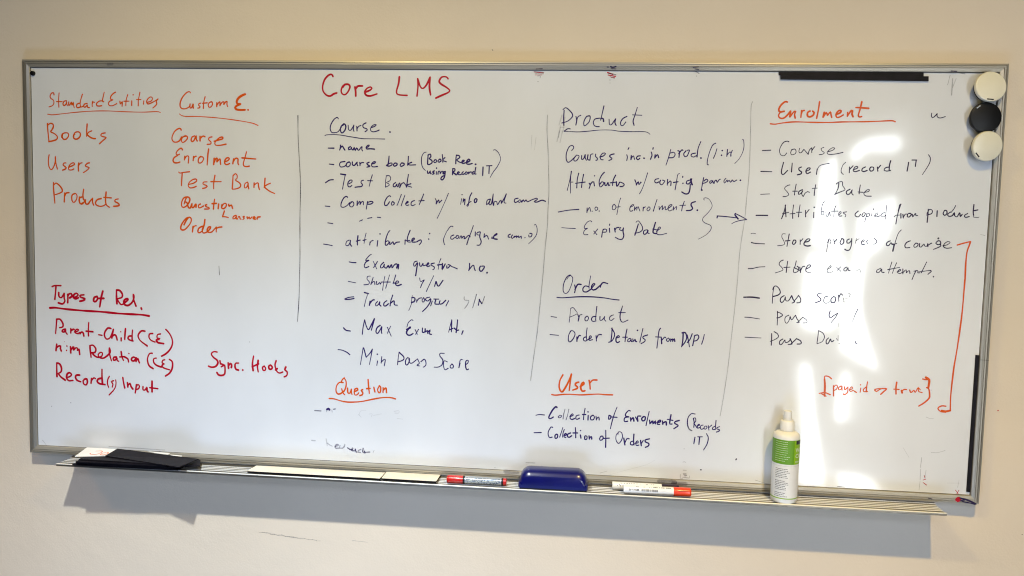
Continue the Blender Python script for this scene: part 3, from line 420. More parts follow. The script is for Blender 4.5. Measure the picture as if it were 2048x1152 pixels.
handwritten_word|violet line Track progress with faded y/N|b|13 80 -728 -257 -11 -78;15 80 -731 -331 -20 -54 -12 -29;25 80 -736 -282 25 5 13 -16 -12 -29 -25 -5;21 80 -678 -300 -3 -25;21 80 -677 -309 24 26 25 5;21 80 -608 -278 -16 -21 9 -24 20 21 -13 28;20 80 -542 -267 -37 -10 -8 -20 25 -12 29 26 -4 -33 -32 -54 -49 -51;21 80 -516 -307 -16 -52;21 80 -500 -286 53 1;21 80 -479 -294 -8 -41 41 -3;21 80 -434 -301 -8 -32 29 1 40 38;21 80 -344 -298 -27 -57
handwritten_word|violet line Track progress with faded y/N|b|15 25 -181 -252 1 -32 37 -3 12 -8 -15 -37 -27 -40;13 35 -53 -221 -17 -67 -21 -76;23 60 -21 -271 -11 -66;23 60 -25 -275 29 -43;13 40 8 -314 23 73
handwritten_word|dark blue line Max Exam At.|b|23 95 -1460 -622 26 -24 49 -8
handwritten_word|dark blue line Max Exam At.|b|23 95 -1233 -529 -16 -79 -8 -76;23 95 -1233 -529 17 -61 26 -42 33 60 29 59;23 95 -1128 -513 -20 -75 -12 -50;23 95 -1065 -581 -33 -26 -12 -45 17 -16 29 42 16 34 -3 -50 4 -25
handwritten_word|dark blue line Max Exam At.|b|15 95 -989 -599 26 -56 17 -37;15 95 -952 -585 -20 -38 -15 -40
handwritten_word|dark blue line Max Exam At.|b|15 95 -716 -519 -16 8 -33 -30 -16 -50;30 95 -785 -616 42 22 -5 4 -28 -34 -8 -29 17 -20 25 0 29 19;18 95 -693 -612 25 -49;18 95 -656 -607 -32 -56;23 95 -615 -593 1 -45 25 5 3 33;23 95 -586 -604 3 -29 22 17 1 -33;23 95 -556 -632 24 21 -12 -37 25 -9
handwritten_word|dark blue line Max Exam At.|b|16 95 -307 -496 -19 -78 -12 -54;20 95 -307 -496 -2 -127;20 95 -330 -603 37 18;23 95 -246 -494 -6 -78 -7 -57;23 95 -281 -581 29 -23 21 4;25 95 -186 -606 -14 -39
handwritten_word|dark blue line Min Pass Score|b|20 85 -1517 -855 47 -6 47 -19 35 -25
handwritten_word|dark blue line Min Pass Score|b|17 85 -1245 -823 -13 -84 -16 -100;20 85 -1238 -831 26 -95;20 85 -1212 -926 42 48 24 42;15 85 -1146 -836 -15 -84 -16 -83;20 85 -1089 -958 -8 -49;23 85 -1093 -888;20 85 -1044 -911 -7 -71;20 85 -1051 -973 33 34 12 -8 -11 -62
handwritten_word|dark blue line Min Pass Score|b|17 85 -860 -854 -8 -62 -6 -75;23 85 -860 -858 50 -47 -7 -34 -59 -23;20 85 -764 -908 -24 -30 0 -45 21 -3 20 50 -8 24 9 -49 25 -7 49 39;20 85 -664 -920 22 -45 -25 -22 25 -7;18 85 -626 -948 37 27 17 -33 -3 -33 -25 -19
handwritten_word|dark blue line Min Pass Score|b|20 85 -379 -851 -45 -2 0 -29 30 -40 -7 -49 -41 -27 -42 -2;18 85 -344 -940 -33 11 -8 -34 5 -41 13 -20 32 18;20 85 -294 -959 -20 -21 4 -21 25 1 3 25 -16 16
handwritten_word|dark blue line Min Pass Score|b|20 85 -212 -947 -11 -50;20 85 -220 -972 11 58 21 5;23 85 -154 -961 24 17 4 29 -21 -5 -7 -33 5 -41 12 -20 17 9
handwritten_word|orange heading Question near the bottom|o|30 100 -1445 -1155 -21 -17 -13 -26;30 100 -1450 -1157 22 -31 0 -58 -20 -51 -34 -27;30 100 -1458 -1206 -42 -1 -30 -39 -5 -55 19 -29 34 6 29 26;30 100 -1474 -1273 13 -42 22 -22;30 100 -1410 -1262 4 -50 22 -3 16 46 0 -37 7 -23;30 100 -1330 -1296 30 18 -4 16 -22 -5 -12 -34 9 -31 21 1 21 24;30 100 -1245 -1272 -17 -9 17 -24 -4 -21 -29 -12;30 100 -1189 -1161 7 -83 9 -66;30 100 -1205 -1260 40 5;30 100 -1126 -1241 12 -50;30 100 -1068 -1226 -17 -38 13 -33 17 9 3 50 -17 16;30 100 -1026 -1241 0 -54;30 100 -1026 -1270 25 26 9 -8 4 -42
underline|wavy orange underline below Question|o|28 90 -1611 -1384 53 -1 68 -17 77 -11 85 4 84 12 101 25 101 22 93 6 59 -12
smudged_writing|half wiped dark dashes below Question|b|24 50 -1767 -1522 69 1;37 100 -1634 -1503 17 9 13 -12;15 40 -1634 -1508 -4 -21;15 25 -1579 -1505 5 -25;19 60 -1562 -1498 20 5;15 12 -1285 -1542 25 43 51 7;15 12 -1285 -1542 26 -28;15 12 -1175 -1532 34 5 -8 -34;17 12 -905 -1490 50 10 0 -25 -42 -2;15 15 -871 -1564 59 -4;17 10 -1124 -1543 84 21
smudged_writing|half wiped violet word feedback|b|24 25 -1799 -1846 39 -2;20 20 -1640 -1821 13 -76;20 30 -1627 -1867 30 -20 26 -11;24 40 -1541 -1901 38 19 -17 8 -21 -23 8 -20 39 2;24 40 -1486 -1885 -4 -26 30 -3 21 23 4 21;24 60 -1404 -1906 25 -16 30 -3;31 60 -1349 -1908 -8 -26 34 2 4 21 4 -29 13 -8;24 60 -1259 -1916 -26 -14 -4 -17 26 -3;24 70 -1234 -1902 -4 -42 26 -8 -9 21;27 50 -1212 -1947 51 7;15 40 -1115 -1921 -11 -22
handwritten_word|dark heading Product, third column|b|19 80 796 1664 -2 -77 4 -76;19 80 784 1668 23 21 32 -16 41 -46 -3 -32 -42 -39 -59 -20;19 80 916 1604 9 -39 -7 -48;19 80 922 1534 13 62 31 20;19 80 1056 1609 -31 -4 -26 -47 1 -43 16 1 34 35 10 50 -12 12;19 80 1193 1711 -10 -50 -19 -93;19 80 1154 1589 -46 -10 -16 -35 10 -27 24 -12 27 1;26 80 1166 1587 23 -4 5 -27
handwritten_word|dark heading Product, third column|b|19 80 1248 1580 5 -50 20 -4 30 43 11 12;19 80 1314 1585 -7 -39 14 -27;19 80 1425 1609 -38 -20 -22 -34 1 -31 24 -4 26 35
handwritten_word|dark heading Product, third column|b|19 80 1524 1699 -22 -81 -15 -54 11 -43;18 80 1479 1625 93 -3
underline|thin hooked line under Product|b|20 65 862 1479 -25 1 -35 -25;14 65 802 1453 67 -1 79 -2 101 9 109 12 117 1 78 -10 116 -3 116 2 47 -7 27 -19
handwritten_word|dark line Courses inc. in prod. (1:n)|b|17 90 883 1261 21 31 -15 22 -31 -14 -26 -63 0 -63 19 -29 27 14 46 48 7 8;16 90 931 1215 -22 -32 4 -23 24 4 22 36 -4 15 -24 4;20 90 986 1216 1 -39 20 8 14 39;20 90 1021 1224 1 -31 13 -25;20 90 1049 1224 -3 -46 24 -8;20 90 1070 1174 6 51 23 8;20 90 1127 1233 -4 -23 21 -19 -4 -20 -11 0;20 90 1167 1203 38 12 19 24 -27 3 -23 -31 5 -31 24 -4;20 90 1310 1236 -31 -8 -15 -16 24 -19 -4 -12 -26 -12
handwritten_word|dark line Courses inc. in prod. (1:n)|b|20 90 1435 1230 8 -23 -6 -35;20 90 1481 1223 -2 -42;20 90 1479 1188 22 32 13 -35;20 90 1571 1221 -27 -4 -11 -20 16 -15 18 16;26 90 1608 1198
handwritten_word|dark line Courses inc. in prod. (1:n)|b|20 90 1455 1301 -9 -20
handwritten_word|dark line Courses inc. in prod. (1:n)|b|20 90 1695 1304 -3 -16;20 90 1677 1261 9 -31 -14 -42;20 90 1717 1235 -3 -35;20 90 1718 1208 22 27 13 -31
handwritten_word|dark line Courses inc. in prod. (1:n)|b|15 90 1869 1291 -20 -85 -22 -74;20 90 1862 1252 38 9 13 -23 -18 -28 -39 -4;20 90 1938 1277 16 -8 -2 -58;20 90 1947 1246 29 39 12 -4;20 90 2019 1278 -22 -31 12 -27 23 8 14 35 7 23 -23 -4;20 90 2111 1256 -34 -8 -7 -19 24 -12 30 16;20 90 2160 1372 -24 -69 -8 -85;26 90 2167 1209
handwritten_word|dark bracketed ratio (1:n)|b|17 85 2306 1357 -30 -20 -27 -69 -16 -70 -2 -50 14 -5;17 85 2319 1303 -13 -50 -17 -46;23 85 2366 1239
handwritten_word|dark bracketed ratio (1:n)|b|23 85 2371 1285;17 85 2422 1297 -2 -35 -2 -34;17 85 2417 1236 22 31 15 4 5 -39;17 85 2469 1290 -14 -42 2 -19;12 85 2560 1398 13 -7 7 -65 -13 -61 -31 -62 -38 -43
handwritten_word|dark line Attributes w/ config|b|16 90 888 1057 -13 -83 -25 -112;13 90 884 1057 -2 -82 2 -140;13 90 887 947 20 1;20 90 962 1039 -13 -63 -3 -87;20 90 1011 1028 -10 -59 -8 -75;20 90 931 936 98 14;20 90 1069 939 12 -16 -11 -39;20 90 1077 923 26 32;20 90 1121 1014;20 90 1115 955 9 -43;20 90 1218 1051 -27 -32 -21 -55 5 -51 16 -7 26 36 -20 15 -18 -24;20 90 1225 950 5 -28 15 1 11 27;20 90 1260 950 5 -31 12 8;20 90 1332 1026 -22 -51 -6 -55;20 90 1280 947 62 9;20 90 1342 960 5 -47 19 24 7 19;20 90 1370 948 11 8 28 -11 12 -15 -15 -16 -27 -2
handwritten_word|dark line Attributes w/ config|b|20 90 1524 982 13 -27 4 -27;20 90 1541 932 19 32 8 -31 19 31 0 -12;14 90 1649 1055 -20 -75 -28 -86 -25 -51
handwritten_word|dark line Attributes w/ config|b|20 90 1760 998 -31 -8 -7 -23 20 -12 23 12;20 90 1779 983 -6 -31 20 -15 18 20 11 19 -23 8;20 90 1849 992 -2 -58;20 90 1846 946 30 31 8 -15 -2 -31;15 90 1965 1052 -18 -11 -9 -63 -12 -89;20 90 1907 962 46 9;20 90 1997 1026 -1 -12;22 90 2001 956;20 90 2068 989 -27 -9 -7 -23 20 -7 22 23 10 31;28 90 2075 1000 9 -38 9 -19;23 90 2073 950 -2 -54 -13 -39 -31 -5 -35 19
handwritten_word|dark word param. with full stop|b|17 85 2202 1017 -9 -59 -9 -62;31 85 2188 893;18 85 2207 982 22 20 16 -16 -22 -19 -30 -9;18 85 2279 991 -18 -16 8 -15 18 20 4 11 5 -23 11 -7;18 85 2304 961 10 27 15 4 5 -23 18 27 14 8;18 85 2419 1013 -18 -24 5 -23 18 20 7 12 5 -20 14 16 17 -19 14 24 16 -16 29 16;24 85 2560 996
handwritten_word|thin dark line no. of enrolments.|b|20 75 766 643 98 20 110 12
handwritten_word|thin dark line no. of enrolments.|b|16 75 1057 691 -1 -49;16 75 1058 656 22 40 8 -16 5 -23;16 75 1109 659;16 75 1147 705 -12 -16 9 -23 19 12 -2 19 -14 4;19 75 1179 662
handwritten_word|thin dark line no. of enrolments.|b|16 75 1326 732 -15 -16 1 -35 24 1 10 27 -16 23;14 75 1390 798 -14 -49 -19 -120;16 75 1350 705 39 5
handwritten_word|thin dark line no. of enrolments.|b|16 75 1487 705 34 20 -4 11 -23 -16 -10 -31 8 -22 23 7;16 75 1533 713 -2 -39;16 75 1531 682 26 32 -3 -35;16 75 1568 714 18 -43;16 75 1619 711 -2 -39;16 75 1620 700 18 16;16 75 1666 708 -11 -19 12 -16 19 20 -5 20 -15 -1;16 75 1752 792 -17 -59 -16 -62;16 75 1774 722 5 -35;16 75 1779 695 29 36 -2 -43;16 75 1810 692 26 32 1 -35 19 8;16 75 1856 697 45 36 -8 11 -23 -16 -6 -31 16 -19 23 12;16 75 1917 722 -3 -35;15 75 1918 694 29 32 -2 -35;15 75 2022 778 -17 -54 -6 -43;15 75 1978 735 57 5;22 75 2131 777 -35 -13 -7 -23 17 -31 -19 -20 -42 -4;26 75 2153 692
handwritten_word|dark line Expiry Date|b|14 85 806 486 63 -4 76 -1
handwritten_word|dark line Expiry Date|b|16 85 1108 551 -12 11 -31 -12 -30 -45 4 -23 28 4;16 85 1063 482 -27 -20 -7 -28 12 -15 32 4;20 85 1131 460 33 -37;14 85 1170 481 -38 -52;20 85 1225 482 -7 -35 -6 -48;20 85 1221 467 19 16 20 -8 -7 -23 -35 -1;20 85 1290 535 -4 -16;20 85 1287 492 5 -43;20 85 1338 493 9 -39;20 85 1343 473 14 24 28 5;20 85 1400 502 -11 -20 24 -11 15 24;20 85 1428 499 -3 -39 9 -39 -14 -36 -35 -1 -36 19
handwritten_word|dark line Expiry Date|b|20 85 1575 542 -14 -55 -17 -60;16 85 1551 557 22 16 37 -46 9 -39 -26 -28 -50 -13;20 85 1666 485 -31 -8 -6 -28 16 -11 26 28 3 19 -7 -27 20 -9;23 85 1745 562 -14 -56 -6 -47 32 -11;20 85 1720 494 55 -10;16 85 1756 472 41 32 -12 12 -18 -32 -2 -39 39 -6 57 16
curly_brace|thin curly brace right of enrolments line|b|12 60 2217 794 -6 12 13 11 35 -10 32 -46 2 -39 -36 -55 -44 -48 -3 -31 28 -23 51 -22 5 -38 -36 -48 -45 -32 -39 -21
arrow|dark arrow pointing to the Enrolment column|b|25 90 2349 619 3 17;17 90 2348 640 88 -5 99 -10;25 90 2529 668 -7 -12 33 -42;15 90 2533 664 47 -22 58 -30;14 90 2638 611 -64 -12 -52 -17 -28 -18
handwritten_word|dark blue heading Order, third column|b|16 95 907 8 -35 -23 -30 -73 -2 -72 25 -24 31 25 30 81 6 56 -25 28;14 95 907 2 -23 -21 -11 -20;24 95 954 -93 9 -40 -7 -40;24 95 959 -141 27 53 35 1;16 95 1114 4 -13 -92 1 -36;24 95 1101 -108 -40 7 -22 -29 8 -28 32 -3 35 25;24 95 1114 -140 34 45 12 17 -16 3 -19 -32 9 -28 32 1 53 49;24 95 1219 -85 -3 -24;24 95 1216 -93 26 33 48 -10
underline|dark line under Order|b|22 90 777 -227 57 -2 80 8 111 9 127 2 111 -7 79 -11 68 -5
handwritten_word|greyish violet list line Product|b|14 65 722 -426 58 -6
handwritten_word|greyish violet list line Product|b|13 65 921 -334 -5 -73 -6 -71;14 65 925 -334 20 9 29 -32 17 -27 -32 -21 -47 -22;19 65 995 -396 13 -32 -7 -36;19 65 1002 -444 17 45 20 3;19 65 1091 -409 -20 -16 1 -28 20 -4 15 29 -12 19;19 65 1187 -305 -6 -76 -2 -65;19 65 1182 -409 -35 -6 -11 -28 16 -18 32 7;19 65 1222 -408 1 -36 20 1 26 33;19 65 1269 -406 -3 -29 17 -19;19 65 1356 -387 -31 -17 -7 -29 20 -11 27 21;19 65 1447 -292 -21 -81 2 -56 25 -29 54 24;19 65 1410 -362 67 3
handwritten_word|dark blue line Order Details from DXP|b|14 95 717 -612 36 -2 53 -3
handwritten_word|dark blue line Order Details from DXP|b|19 95 932 -567 -22 -41 -3 -57 17 -16 27 26 22 49 -9 32 -32 11 -15 -29;22 95 994 -625 1 -49;22 95 995 -658 19 45 15 1;19 95 1095 -529 -6 -65 6 -60;22 95 1090 -622 -24 -9 -5 -24 22 -11 35 25;22 95 1114 -649 27 25 -12 16 -11 -25 4 -24 32 9;22 95 1188 -606 6 -56;22 95 1193 -638 19 41 32 3
handwritten_word|dark blue line Order Details from DXP|b|19 95 1348 -520 -1 -72 -6 -65;22 95 1344 -524 30 -51 -3 -40 -22 -41 -31 -14;22 95 1391 -623 32 10 -5 16 -23 -17 -3 -41 17 -15 19 13;19 95 1499 -526 -10 -61 -6 -72;22 95 1458 -612 47 2;22 95 1537 -621 -23 -9 -3 -24 20 1 14 28 1 -28 12 1;22 95 1561 -624 5 -28 19 25 5 -24 11 0;25 95 1605 -536;19 95 1659 -515 -16 -82 -10 -60;22 95 1709 -579 -43 -17 -3 -16 24 -19 -11 -21 -31 -19
handwritten_word|dark blue line Order Details from DXP|b|19 95 1835 -506 -14 -28 -8 -97 -7 -80;22 95 1788 -596 59 -1;22 95 1847 -605 6 -60;22 95 1852 -629 26 33 12 -4;22 95 1906 -607 -7 -20 16 -12 15 21 -13 15;22 95 1941 -610 1 -28;22 95 1942 -626 18 17 1 -28;22 95 1961 -629 15 21 7 -28
handwritten_word|dark blue line Order Details from DXP|b|24 95 2063 -541 -1 -80 -9 -68;25 95 2051 -546 31 5 18 -47 -14 -48 -29 -41;20 95 2103 -564 14 -55 14 -67;19 95 2153 -550 -21 -60 -26 -33;20 95 2177 -569 -6 -48 -9 -56;20 95 2177 -569 30 9 13 -23 -18 -33 -31 -9;20 95 2273 -553 -9 -52 -14 -49
handwritten_word|orange heading User near the bottom|o|36 100 862 -1024 -28 -58 -8 -65 15 -45 21 -9 31 48 34 75 22 66;36 100 949 -1012 -10 -73 -3 -45 -5 -55;36 100 1027 -1094 -27 -9 -8 -21 21 -19 0 -17 -47 -20;35 100 1041 -1142 39 30 -5 20 -19 -21 -7 -41 17 -32 28 6;35 100 1131 -1069 9 -40 6 -53;35 100 1140 -1101 27 33 46 4
underline|thick orange line under User|o|27 95 750 -1235 44 -5 73 11 80 5 96 -2 96 9 96 8 64 -3 79 1
handwritten_word|blue line Collection of Enrolments|b|18 95 594 -1461 36 10 53 -2;28 95 810 -1369 -12 8 -31 -34 -31 -59 -7 -29 20 -4 28 18;15 50 837 -1454 -12 -13 12 -9 20 11 0 16 -16 1;15 35 894 -1381 -13 -58 -5 -48;15 40 934 -1379 -13 -67 -14 -49;23 95 946 -1457 32 14 -5 16 -19 -17 -4 -33 21 -9 24 11;21 95 1042 -1436 -28 -9 -7 -29 16 -8 24 14;21 95 1100 -1364 -10 -65 -3 -54;21 95 1074 -1430 36 2;23 95 1131 -1399;21 95 1134 -1435 -1 -50;21 95 1178 -1433 -19 -18 4 -28 25 1 11 29 -17 20;21 95 1214 -1440 6 -40;24 95 1219 -1468 24 21 5 -32
handwritten_word|blue line Collection of Enrolments|b|24 95 1346 -1425 -3 -41 20 9 3 24 -20 8;19 95 1426 -1336 -25 -71 -21 -82 -15 -76;19 95 1366 -1441 64 -1
handwritten_word|blue line Collection of Enrolments|b|24 95 1563 -1370 -20 3 -27 -34 1 -24 32 -7;27 95 1545 -1432 -35 -10 -8 -25 9 -16 28 6;26 95 1565 -1439 5 -37;26 95 1570 -1464 23 26 9 -36;19 95 1616 -1429 26 -47;27 95 1642 -1472 -5 28 3 24 31 2;26 95 1699 -1421 -19 -21 9 -24 23 9 3 33 -20 1;21 95 1753 -1366 -14 -73 -13 -76;26 95 1760 -1454 5 -41;27 95 1769 -1487 23 26 5 -32 22 33 1 -32;26 95 1836 -1479 35 14 -5 16 -23 -18 -3 -28 24 1;26 95 1890 -1456 5 -37;26 95 1895 -1480 31 17 5 -36;24 95 1974 -1388 -9 -65 1 -32 23 1;21 95 1937 -1438 59 -9;27 95 2059 -1444 -39 -14 -7 -17 28 -15 8 -11 -42 -32
handwritten_word|blue line Collection of Orders|b|23 95 580 -1645 76 6
handwritten_word|blue line Collection of Orders|b|23 95 773 -1580 -18 3 -27 -50 2 -42 16 -19 24 7;23 95 814 -1648 -16 -17 5 -29 20 10 3 28 -12 8;18 95 877 -1575 -15 -54 -15 -50;16 95 893 -1595 -11 -33 -6 -50;23 95 895 -1660 20 9 -4 16 -16 -13 -3 -25 20 -5;23 95 959 -1628 -28 -14 -3 -25 20 -7 24 18;23 95 1006 -1569 5 -53 2 -55;23 95 983 -1627 48 2;21 95 1061 -1599;23 95 1060 -1644 7 -34;23 95 1105 -1658 1 -29 20 1 3 29 -20 7;23 95 1149 -1648 5 -36;23 95 1154 -1672 19 17 5 -28
handwritten_word|blue line Collection of Orders|b|23 95 1269 -1650 -11 -25 12 -16 24 18 -5 28 -20 -5;23 95 1319 -1582 3 -90 1 -90;23 95 1298 -1669 60 6
handwritten_word|blue line Collection of Orders|b|16 95 1451 -1596 -23 -29 -2 -50 25 -39 27 26 14 49 -13 41 -28 6 -7 -33;23 95 1505 -1654 14 -73;23 95 1519 -1703 18 42 24 1;23 95 1607 -1608 -2 -66 6 -48;23 95 1605 -1682 -27 -9 -3 -25 20 -7 19 13;23 95 1622 -1702 32 6 -9 20 -15 -21 5 -28 27 5;23 95 1676 -1670 10 -57;23 95 1686 -1702 18 33;23 95 1767 -1649 -43 -15 4 -20 33 -15 -3 -24 -31 -18
handwritten_word|blue bracketed note (Records IT)|b|21 55 2216 -1371 -38 2 -30 -38 -7 -57 11 -48 17 -23 20 -7;19 85 2199 -1416 10 -44 -2 -49;19 85 2199 -1416 20 5 5 -33 -19 -25;19 85 2209 -1468 29 -43;19 85 2241 -1491 24 9 -9 8 -14 -21 4 -20 23 9;19 85 2300 -1480 -23 -9 -3 -25 12 -11 19 9;19 85 2320 -1491 -11 -17 12 -16 19 22 -13 15;19 85 2350 -1482 10 -48;19 85 2359 -1502 26 26;19 85 2426 -1426 -2 -48 -2 -49;19 85 2421 -1486 -23 -14 -3 -20 23 1;19 85 2464 -1488 -27 -14 4 -12 24 -7 -7 -16 -25 -9;18 85 2223 -1609 -9 -70;17 85 2250 -1604 47 2;22 85 2270 -1605 -5 -79;18 60 2336 -1567 20 -40 -9 -65 -33 -66
stray_dot|two small black dots left of the spray bottle|k|21 90 2291 -1945 10 0;21 90 2640 -1823 6 11
marker_residue|speckled grey and pink tape residue near red capped marker|k|11 60 2112 -1875 15 5 16 -7;11 70 2119 -1958 31 -1;14 70 2120 -1993 32 -2;14 80 2125 -2005 31 -4;14 70 2129 -2017 20 0;18 50 2118 -2034 63 -3;10 50 2092 -2003 0 -40;11 50 2093 -2046 25 2;10 50 2184 -2014 0 -24;10 50 2116 -1736 10 0
handwritten_word|orange heading Enrolment at the top right|o|33 100 2977 1764 -22 4 -36 -31 -22 -45 14 -23 41 7;33 100 2948 1673 -36 -11 -14 -31 16 -22 34 0 35 31 28 38;33 100 3011 1678 -4 -57;33 100 3010 1625 31 45 19 8 -10 -30 8 -39
handwritten_word|orange heading Enrolment at the top right|o|33 100 3115 1686 -4 -69;33 100 3113 1649 10 30 18 6;33 100 3197 1680 -22 -12 -2 -34 23 -11 29 15 10 27 -16 15;33 100 3281 1771 -7 -76 -13 -86;33 100 3331 1670 -9 -49;33 100 3322 1624 27 42 12 -22;33 100 3362 1640 27 34 5 -22 9 -32;33 100 3449 1652 33 15 6 19 -22 0 -24 -34 9 -30 29 4 32 21;33 100 3551 1672 -1 -41;33 100 3550 1634 30 50 15 3 -2 -33 11 -26;33 100 3678 1774 -11 -67 -15 -64 12 -15 21 4;33 100 3624 1718 57 -2 66 -5
underline|orange underline below Enrolment|o|25 85 2822 1553 46 -4 60 11 74 10 74 4 111 -2 112 -1 110 2 96 5 125 3 109 3 110 5 94 6 37 -1 22 -9
handwritten_word|thin dark line Course, last column|k|20 75 2759 1291 80 5
handwritten_word|thin dark line Course, last column|k|15 75 3010 1379 -14 7 -37 -12 -31 -54 -2 -45 17 -27 30 -3 21 27;15 75 3041 1307 -10 -31 12 -22 33 12 6 26 -15 19 -26 -8;15 75 3115 1319 -6 -34 19 -11 28 35;15 75 3156 1309 20 -23 20 -22;15 75 3199 1260 9 42 22 23;15 75 3230 1325 2 -46;15 75 3231 1295 14 26 14 16;15 75 3344 1330 -25 -11 9 -23 23 -15 -11 -15 -37 -7;15 75 3387 1289 44 16 17 19 -22 4 -32 -23 -17 -27 19 -15 66 6 66 16
handwritten_word|dark line User (record IT)|k|18 85 2753 1087 107 -1
handwritten_word|dark line User (record IT)|k|18 85 2968 1180 -15 -73 2 -38 19 -7 36 39;18 85 3051 1174 -3 -88
handwritten_word|dark line User (record IT)|k|21 85 3142 1137 -25 -12 5 -22 23 -15 -7 -19 -33 -9;21 85 3189 1096 29 16 7 15 -23 0 -17 -31 13 -23 32 16
handwritten_word|dark line User (record IT)|k|21 85 3292 1121 -5 -54;15 85 3287 1075 12 54 28 30 77 18
handwritten_word|dark line User (record IT)|k|15 85 3559 1190 -25 -27 -15 -53 8 -27 16 -11;21 85 3598 1145 -1 -57;21 85 3597 1118 33 39;21 85 3636 1119 36 16 -1 15 -22 -4 -16 -35 19 -11 40 13;21 85 3749 1148 -25 -12 -10 -23 19 -11 32 12;21 85 3800 1148 -14 -19 13 -22 25 12 -2 26 -22 3;18 85 3859 1149 6 -41;21 85 3863 1131 24 34;21 85 3980 1212 -9 -42 -1 -53;21 85 3972 1151 -36 -8 -13 -23 26 -9 36 7
handwritten_word|dark line User (record IT)|k|19 85 4148 1199 -6 -56 -4 -30
handwritten_word|dark bracket and T after record|k|18 85 4177 1221 45 1;18 85 4217 1220 -5 -61
handwritten_word|dark bracket and T after record|k|14 85 4326 1275 19 -26 0 -45 -24 -54 -39 -68
handwritten_word|small dark u squiggle at the far right|k|17 90 4334 1672 -2 -25 11 -19 21 15 20 24;17 90 4384 1667 2 -28 26 -13 49 14
handwritten_word|thin dark line Start Date|k|12 80 2762 862 87 6
handwritten_word|thin dark line Start Date|k|15 80 3040 960 -26 -8 -25 -28 28 -33 16 -27 -22 -16 -33 -4;18 80 3099 969 -8 -58 -4 -50;15 80 3069 899 45 1;18 80 3161 916 -32 -19 -3 -27 22 8 18 31 -10 -35 16 -26;15 80 3172 848 17 34 22 16;15 80 3211 898 19 -7;18 80 3286 968 -8 -61 -2 -47;15 80 3254 930 48 4
handwritten_word|thin dark line Start Date|k|20 80 3504 984 -5 -50 -26 -61;17 80 3478 976 25 19 33 5 6 -38 24 -38 -43 -23 -54 -24;19 80 3614 929 -32 -20 1 -26 23 -4 20 27 7 20 -2 -35 16 -18;18 80 3708 973 -5 -50 -2 -38;15 80 3689 904 48 -3;16 80 3745 901 43 9 7 19 -22 -4 -28 -35 20 -23 52 -2
handwritten_word|dark line Attributes copied from product|k|20 85 2727 654 113 2
handwritten_word|dark line Attributes copied from product|k|18 85 3008 764 -12 -70 -21 -69;17 85 3004 760 7 -65 6 -50;17 85 2982 675 59 16;17 85 3084 765 -5 -69 3 -65;17 85 3053 676 49 5;17 85 3146 767 -7 -70 -2 -50;17 85 3113 693 52 1;20 85 3201 714 4 -65;17 85 3205 680 30 43;20 85 3281 697 1 -54;23 85 3282 745
handwritten_word|dark line Attributes copied from product|k|15 85 3394 806 -15 4 -20 -39 -8 -69 9 -30 18 12 -5 23 -18 -5;17 85 3396 703 6 -38 15 -7 12 46 10 -38;14 85 3489 766 -13 -38 -3 -73;17 85 3448 712 63 1;17 85 3520 675 21 20 -8 15 -14 -19 5 -27 26 4;17 85 3593 708 -33 -9 27 -22 -7 -19
handwritten_word|dark line Attributes copied from product|k|17 85 3703 718 -25 -24 -2 -23 30 -10 21 27;16 85 3748 696 -9 -23 18 -7 14 30 -16 8;15 85 3785 697 -8 -46 -9 -39;16 85 3786 689 21 8 2 -23 -22 -8;16 85 3833 698 -2 -27;21 85 3846 740;16 85 3857 672 32 19 -8 15 -21 -23 8 -19 44 13;16 85 3954 708 -25 -8 -10 -23 23 -11 21 19;13 85 3968 784 -4 -68 1 -72
handwritten_word|dark words from product near the frame|k|19 85 4099 795 -15 -54 -14 -76 -7 -65;19 85 4089 787 -11 -61;15 85 4041 668 17 16 36 4;19 85 4104 704 3 -46;19 85 4123 697 6 -38;19 85 4129 666 16 31 18 1;19 85 4170 702 -5 -27 18 -4 17 20 -4 15 -19 -1;19 85 4211 699 5 -27 17 27 10 8 1 -19 18 0
handwritten_word|dark words from product near the frame|k|19 85 4357 751 0 -57 -3 -72;19 85 4348 709 20 39 26 -7 -2 -31 -46 -16;19 85 4441 738 0 -57
handwritten_word|dark words from product near the frame|k|19 85 4510 743 -13 -30 16 -19 20 19 -5 27 -18 2;15 85 4608 791 -13 -31 -26 -38;19 85 4565 729 -24 -23 8 -19 33 5 19 31 2 -27;19 85 4603 696 23 -14 19 34 7 4 6 -34 16 23;19 85 4724 718 -27 -20 8 -18 36 8;19 85 4776 805 -2 -71 5 -30;13 85 4783 704 -6 -19 43 -3 11 4;19 85 4777 745 39 9
handwritten_word|dark line Store progress|k|12 60 2686 471 19 6 27 -5
handwritten_word|dark line Store progress|k|18 85 2694 384 42 -8 87 -2
handwritten_word|dark line Store progress|k|14 85 3019 477 -27 0 -6 -31 21 -38 9 -31 -22 -12 -45 -7;18 85 3056 478 -8 -62 -8 -62;18 85 3022 408 45 5;18 85 3101 418 -10 -31 15 -12 18 24 -5 19 -18 0;18 85 3164 423 2 -46;18 85 3165 404 25 31;24 85 3207 401 37 9 14 20 -23 3 -28 -32 -3 -27 31 -11 29 5
handwritten_word|dark line Store progress|k|12 85 3440 442 -11 -70 -8 -62;15 85 3427 399 13 43 20 -30 -10 -20;18 85 3485 435 10 -46;18 85 3494 413 21 23;23 85 3559 441 -13 -35 12 -19 22 16 -2 35 -19 7;18 85 3633 443 -21 -12 1 -27 22 1 21 27;21 85 3655 447 0 -61 -16 -50 -26 -5 -19 11;14 50 3700 449 -9 -47;14 50 3694 425 32 24;18 85 3746 411 29 16 -8 12 -21 -24 9 -23 29 5;18 85 3811 436 -17 -12 20 -26;15 85 3866 457 27 -26 -10 -28 -25 -4
